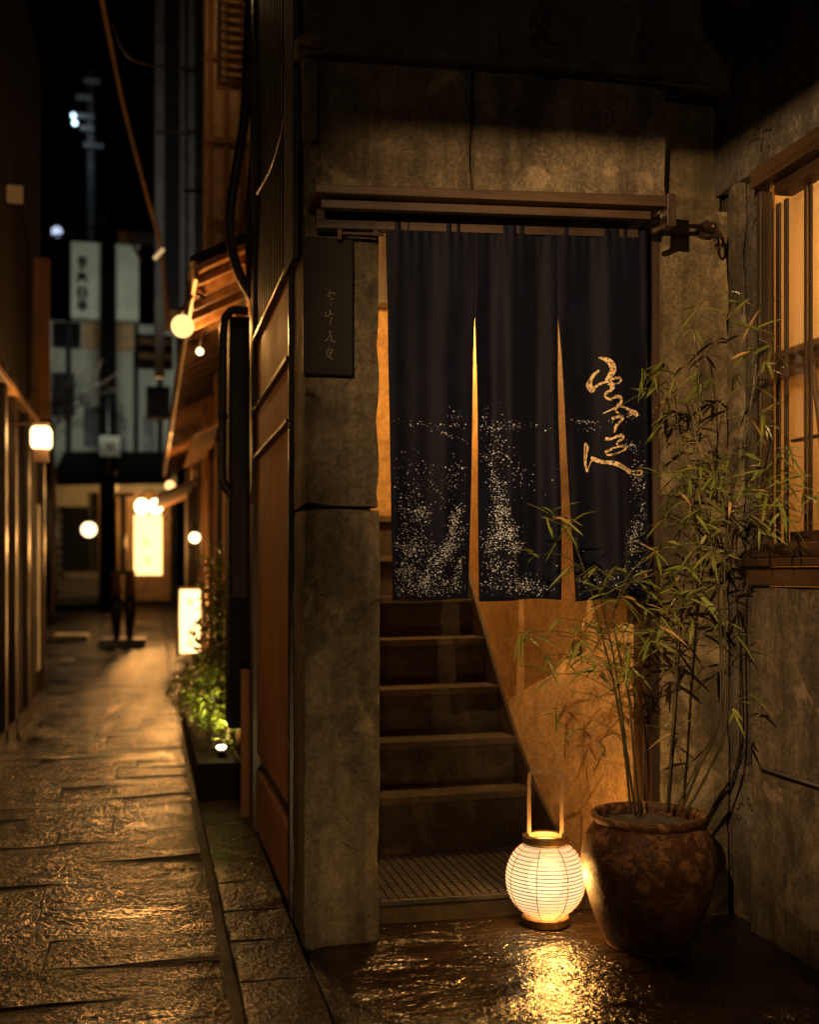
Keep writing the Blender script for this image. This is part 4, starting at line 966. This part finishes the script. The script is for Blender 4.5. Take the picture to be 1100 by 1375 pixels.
p = MB(); p.box(a.x, b.x, 6.98, 7.02, a.z, b.z); p.build('lit_vent', glow('vent_glow', (1., .45, .12), .10), lh)
a, b = on_y(45, 560, 8.6), on_y(66, 346, 8.6)
ws = thing('wooden_sign', (a.x, 8.6, a.z), 'tall brown upright board hanging on left house above the square lamp', 'sign')
p = MB(); p.box(a.x, b.x, 8.6, 8.66, a.z, b.z); p.build('board', M['pwood'], ws, bevel=.004)
p = MB(); p.bar((a.x, 8.63, a.z + .2), (-.84, 8.63, a.z + .2), .02, .02); p.build('bracket', M['black'], ws)
c = on_y(55, 588, 7.2)
wl = thing('square_wall_lamp', c, 'square glowing lamp with rounded corners on dark left house', 'lamp')
p = MB(); p.box(c.x - .062, c.x + .062, c.y - .062, c.y + .062, c.z - .07, c.z + .07); p.build('lamp_shade', glow('square_lamp_glow', (1., .66, .28), 4.5), wl, bevel=.03)
p = MB(); p.box(c.x - .05, c.x + .05, c.y - .05, c.y + .05, c.z + .072, c.z + .09); p.box(-.84, c.x - .063, c.y - .015, c.y + .015, c.z + .075, c.z + .088); p.box(c.x - .045, c.x + .045, c.y - .045, c.y + .045, c.z - .15, c.z - .072); p.build('bracket', M['dwood'], wl)
lamp('square_lamp_light', 'POINT', c + Vector((.06, -.12, .0)), 13, (1., .46, .12), .06)

# ================================================================== END OF THE ALLEY
fb = thing('pale_building', (-.8, 22, .4), 'pale grey green building closing the far end of the alley', 'building')
Y = 22.0
p = MB(); prect(p, 66, 845, 236, 430, Y, 2.0); p.build('wall', M['palewall'], fb)
p = MB(); prect(p, 112, 470, 180, 432, Y - .15, .14); p.build('tan_band', M['tanwall'], fb)
for (x0, y0, x1, y1) in ((70, 432, 108, 468), (112, 545, 135, 600), (70, 500, 100, 560), (150, 560, 170, 640), (192, 560, 206, 630), (80, 680, 120, 780)):
    p = MB(); a, b = prect(p, x0, y1, x1, y0, Y - .06, .05); o = p.build('window', M['black'], fb)
for px in (92, 182, 214):
    p = MB(); a, b = on_y(px, 640, Y - .1), on_y(px, 432, Y - .1); p.tube([a, b], .05, 8); p.build('downpipe', M['sheet'], fb)
for r4 in ((150, 556, 164, 540), (108, 540, 120, 528)):
    p = MB(); prect(p, *r4, Y - .35, .34); p.build('air_unit', M['grey'], fb, bevel=.02)
p = MB(); p.hexa([(*on_y(70, 652, 19.5).xy, on_y(70, 652, 19.5).z), on_y(232, 650, 19.5), on_y(232, 640, Y - .08), on_y(70, 640, Y - .08), on_y(70, 646, 19.5), on_y(232, 644, 19.5), on_y(222, 606, Y - .08), on_y(86, 606, Y - .08)]); p.build('awning_roof', M['darkwall'], fb)
p = MB(); prect(p, 132, 806, 228, 660, Y - .30, .22); p.build('shop_front', M['tanwall'], fb)
p = MB(); prect(p, 141, 732, 157, 690, Y - .36, .05); p.build('lit_shop_window', glow('shop_window_glow', (1., .52, .14), .9), fb)
p = MB(); prect(p, 72, 812, 142, 800, Y - 1.6, 1.2); prect(p, 80, 798, 138, 780, Y - 1.0, .6); prect(p, 84, 778, 136, 768, Y - .6, .4); p.build('stone_step', M['grey'], fb, bevel=.01)
lamp('shop_light', 'POINT', on_y(185, 655, 20.6), 60., (1., .48, .14), .2)
lamp('facade_fill_light', 'SPOT', on_y(150, 500, 16.5), 250., (1., .98, .78), .3, target=on_y(150, 430, 22), spot_size=R(75), spot_blend=.6)  # added spot brightening the pale building and signboard, not a shop lamp
sb = thing('white_signboard', (-.8, 20.5, 5), 'big pale upright signboard with a column of dark letters high at alley end', 'sign')
p = MB(); a, b = prect(p, 95, 430, 186, 324, 20.5, .25); p.build('board', M['palewall'], sb)
p = MB()
for i, pyy in enumerate((352, 372, 393, 411)):
    c = on_y(110, pyy, 20.49); s = .11
    for (q0, q1) in ((((-.7, .6), (.7, .6)), ((0, .9), (0, -.9)), ((-.8, 0), (.8, 0)), ((-.5, -.8), (.5, -.8))), (((-.8, .3), (.8, .3)), ((0, .9), (-.8, -.9)), ((0, .3), (.8, -.9)), ((-.4, -.2), (.4, -.2))),
                     (((-.6, .8), (-.6, -.8)), ((.6, .8), (.6, -.8)), ((-.6, .8), (.6, .8)), ((-.6, 0), (.6, 0)), ((-.6, -.8), (.6, -.8))), (((-.8, .5), (.8, .5)), ((-.3, .9), (-.3, -.2)), ((.3, .9), (.3, -.2)), ((-.9, -.2), (.9, -.2)), ((0, -.2), (0, -.95))))[i]:
        p.bar((c.x + q0[0] * s, 20.49, c.z + q0[1] * s), (c.x + q1[0] * s, 20.49, c.z + q1[1] * s), .045, .01, up=(0, 1, 0))
p.build('lettering', M['black'], sb)
ug = [(145, 330, 640, 20.0, .16, 'dark utility pole standing in front of the big white signboard'), (122, 95, 330, 24.0, .10, 'slim pole with crossarms and bluish lamps against the night sky')]
for (px, pt_, pb_, yy, r, lb) in ug:
    a, b = on_y(px, pb_, yy), on_y(px, pt_, yy); t_ = thing('utility_pole', (a.x, yy, zg(yy)), lb, 'pole')
    p = MB(); p.tube([(a.x, yy, zg(yy)), (b.x, yy, b.z)], [r, r * .8], 10); p.build('pole', M['black'] if r > .12 else M['grey'], t_, smooth=True)
    if r < .12:
        for (py, x0, x1) in ((108, 112, 134), (130, 102, 124), (155, 98, 126), (172, 108, 126), (195, 112, 138)):
            p = MB(); a, b = on_y(x0, py, yy - .12), on_y(x1, py, yy - .12); p.box(a.x, b.x, yy - .16, yy - .11, a.z - .05, a.z + .05); p.build('crossarm', M['grey'], t_)
        for (px2, py2) in ((98, 155), (100, 165)):
            p = MB(); p.ball(on_y(px2, py2, yy - .3), .05); p.build('pole_lamp', glow('cold_lamp_glow', (.55, .8, 1.), 5), t_, smooth=True)
        lamp('cold_light', 'POINT', on_y(104, 160, yy - .9), 4, (.6, .8, 1.), .1)
globe_lamp('cold_street_lamp', 'pale bluish street lamp low in the dark sky by signboard', 76, 311, 23, .10, (.6, .7, 1.), 1.1, 0, arm=(-1.0, 23.2, 7.9))
sm_ = thing('small_square_sign', (-.7, 19, 3), 'small pale square sign hanging on the dark utility pole', 'sign')
p = MB(); prect(p, 133, 613, 161, 585, 19.6, .06); p.build('board', M['palewall'], sm_)
p = MB(); prect(p, 141, 605, 153, 594, 19.59, .008); p.build('emblem', M['dwood'], sm_)
for k, (r4, lb) in enumerate((((181, 492, 232, 448), 'louvred dark air vent box high beside the pale building'), ((196, 560, 228, 518), 'plain dark hanging sign box below the louvred vent'))):
    t_ = thing('dark_box_sign' if k else 'vent_box', on_y(206, r4[1], 16), lb, 'sign' if k else 'vent')
    p = MB(); prect(p, *r4, 16.0, .3); p.build('box', M['black'], t_)
    if k == 0:
        p = MB()
        for pyy in (458, 478): prect(p, 186, pyy + 5, 230, pyy - 5, 15.95, .04)
        p.build('louvre', M['grey'], t_)
# brown roof piece high on the right and stand at the end
t_ = thing('roof_gable', on_y(200, 330, 17), 'dark reddish eaves of a house seen high beside the signboard', 'roof')
p = MB(); prect(p, 158, 318, 212, 309, 17, .5); p.bar(on_y(172, 316, 16.9), on_y(190, 350, 16.9), .05, .05); p.build('eaves', M['ewood'], t_)
# two-legged stand
Y = 13.2; zb = zg(Y)
sd_ = thing('notice_stand', (-.25, Y, zb), 'dark two legged wooden notice stand on a base in mid alley', 'stand')
a, b = on_y(131, 883, Y), on_y(196, 868, Y); p = MB(); p.box(a.x, b.x, Y - .12, Y + .2, zb, zb + .10); p.build('base', M['dwood'], sd_, bevel=.01)
for px in (156, 174):
    p = MB(); q0, q1, q2 = on_y(px, 872, Y), on_y(px, 800, Y), on_y(px, 768, Y)
    p.tube([(q0.x, Y, zb + .09), (q0.x, Y, q0.z + .12), (q1.x, Y, q1.z - .1), (q1.x, Y, q1.z)], [.03, .04, .075, .07], 10); p.build('leg', M['dwood'], sd_, smooth=True)
    p = MB(); p.tube([(q1.x, Y, q1.z), (q2.x, Y, q2.z)], [.065, .055], 10); p.build('leg_sleeve', M['pwood'], sd_, smooth=True)
p = MB(); q = on_y(165, 772, Y); p.box(q.x - .14, q.x + .14, Y - .03, Y + .03, q.z, q.z + .05); q2 = on_y(165, 668, Y); p.box(q.x - .035, q.x + .035, Y - .025, Y + .025, q.z + .05, q2.z); p.box(q.x - .12, q.x + .12, Y - .03, Y + .03, q2.z, q2.z + .05); p.build('upright', M['dwood'], sd_, bevel=.006)
# bench / low white blocks on the left at the end
for k, (r4, yy, lb) in enumerate((((70, 880, 118, 852), 14.0, 'pale low stone block near the foot of the steps'), ((74, 898, 100, 884), 12.0, 'smaller low block by left house corner in the alley'))):
    t_ = thing('stone_block', on_y(90, r4[1], yy), lb, 'block'); p = MB(); a, b = on_y(r4[0], r4[1], yy), on_y(r4[2], r4[3], yy)
    p.rough(a.x, b.x, yy, yy + .4, zg(yy) - .01, b.z, .06, .01, 0, .012); p.build('block', M['grey'], t_)
# overhead cables
def cable(label, pts, r, mt_, group='overhead cables'):
    P = [on_y(*q) for q in pts]; t_ = thing('overhead_cable', P[0], label, 'cable', group)
    p = MB(); p.tube(smoothline(P, 8), r, 6); p.build('cable', mt_, t_, smooth=True); return t_
cable('thick brown cable slanting down across the night sky to the eaves', [(128, -40, 6.0), (140, 20, 6.2), (165, 140, 6.6), (195, 255, 7.2), (216, 335, 7.8), (222, 400, 8.0), (228, 440, 8.2)], .014, M['ewood'])
cable('thin dark cable sagging across to the grey building', [(150, 30, 7.0), (165, 68, 7.2), (190, 84, 7.4), (240, 92, 7.8), (300, 95, 8.0)], .008, M['rubber'])
cable('thin cable sagging from the far pole in the dark sky', [(125, 210, 20), (145, 280, 18), (130, 300, 16), (98, 312, 15), (60, 318, 14)], .014, M['rubber'])
cable('thin upper cable leaving the slim pole to the left', [(118, 150, 22), (70, 158, 18), (20, 160, 14)], .008, M['rubber'])
t_ = thing('cable_lamp', on_y(213, 340, 7.7), 'small glowing oval fitting on the thick brown cable', 'lamp')
q = on_y(213, 341, 7.7); p = MB(); p.tube([q + Vector((-.03, 0, -.035)), q + Vector((.03, 0, .035))], [.014, .014], 8); p.build('fitting', glow('fitting_glow', (1., .60, .28), .7), t_)
# bare branches in front of the pale building
br_ = thing('bare_tree', on_y(90, 860, 17), 'thin bare branches of a small tree before the pale building', 'tree')
rt = random.Random(8); p = MB(); tr_ = on_y(66, 560, 17); base_ = Vector((on_y(68, 0, 17).x, 17, zg(17)))
p.tube(smoothline([base_, (base_ + tr_) / 2 + Vector((.05, 0, 0)), tr_], 5), [.05] * 5 + [.045] * 5 + [.04], 7); p.build('trunk', M['dwood'], br_, smooth=True)
p = MB()
for _ in range(26):
    s0 = tr_ + Vector((rt.uniform(-.1, .1), rt.uniform(-.3, .3), rt.uniform(-.3, .4))); e0 = on_y(rt.uniform(70, 165), rt.uniform(470, 600), 17 + rt.uniform(-.5, .5))
    m0 = (s0 + e0) / 2 + Vector((rt.uniform(-.1, .1), 0, rt.uniform(-.15, .2))); pth = smoothline([s0, m0, e0], 5); p.tube(pth, [.009 - .006 * i / len(pth) for i in range(len(pth))], 5)
p.build('crown', M['dwood'], br_)
# left end-wall shutter
sh_ = thing('slatted_shutter', on_y(85, 800, 18), 'pale slatted shutter at the far left end of the alley', 'shutter')
p = MB()
for i in range(9): prect(p, 68, 690 + i * 12 + 7, 82, 690 + i * 12, 18, .05)
p.build('slat', M['grey'], sh_)
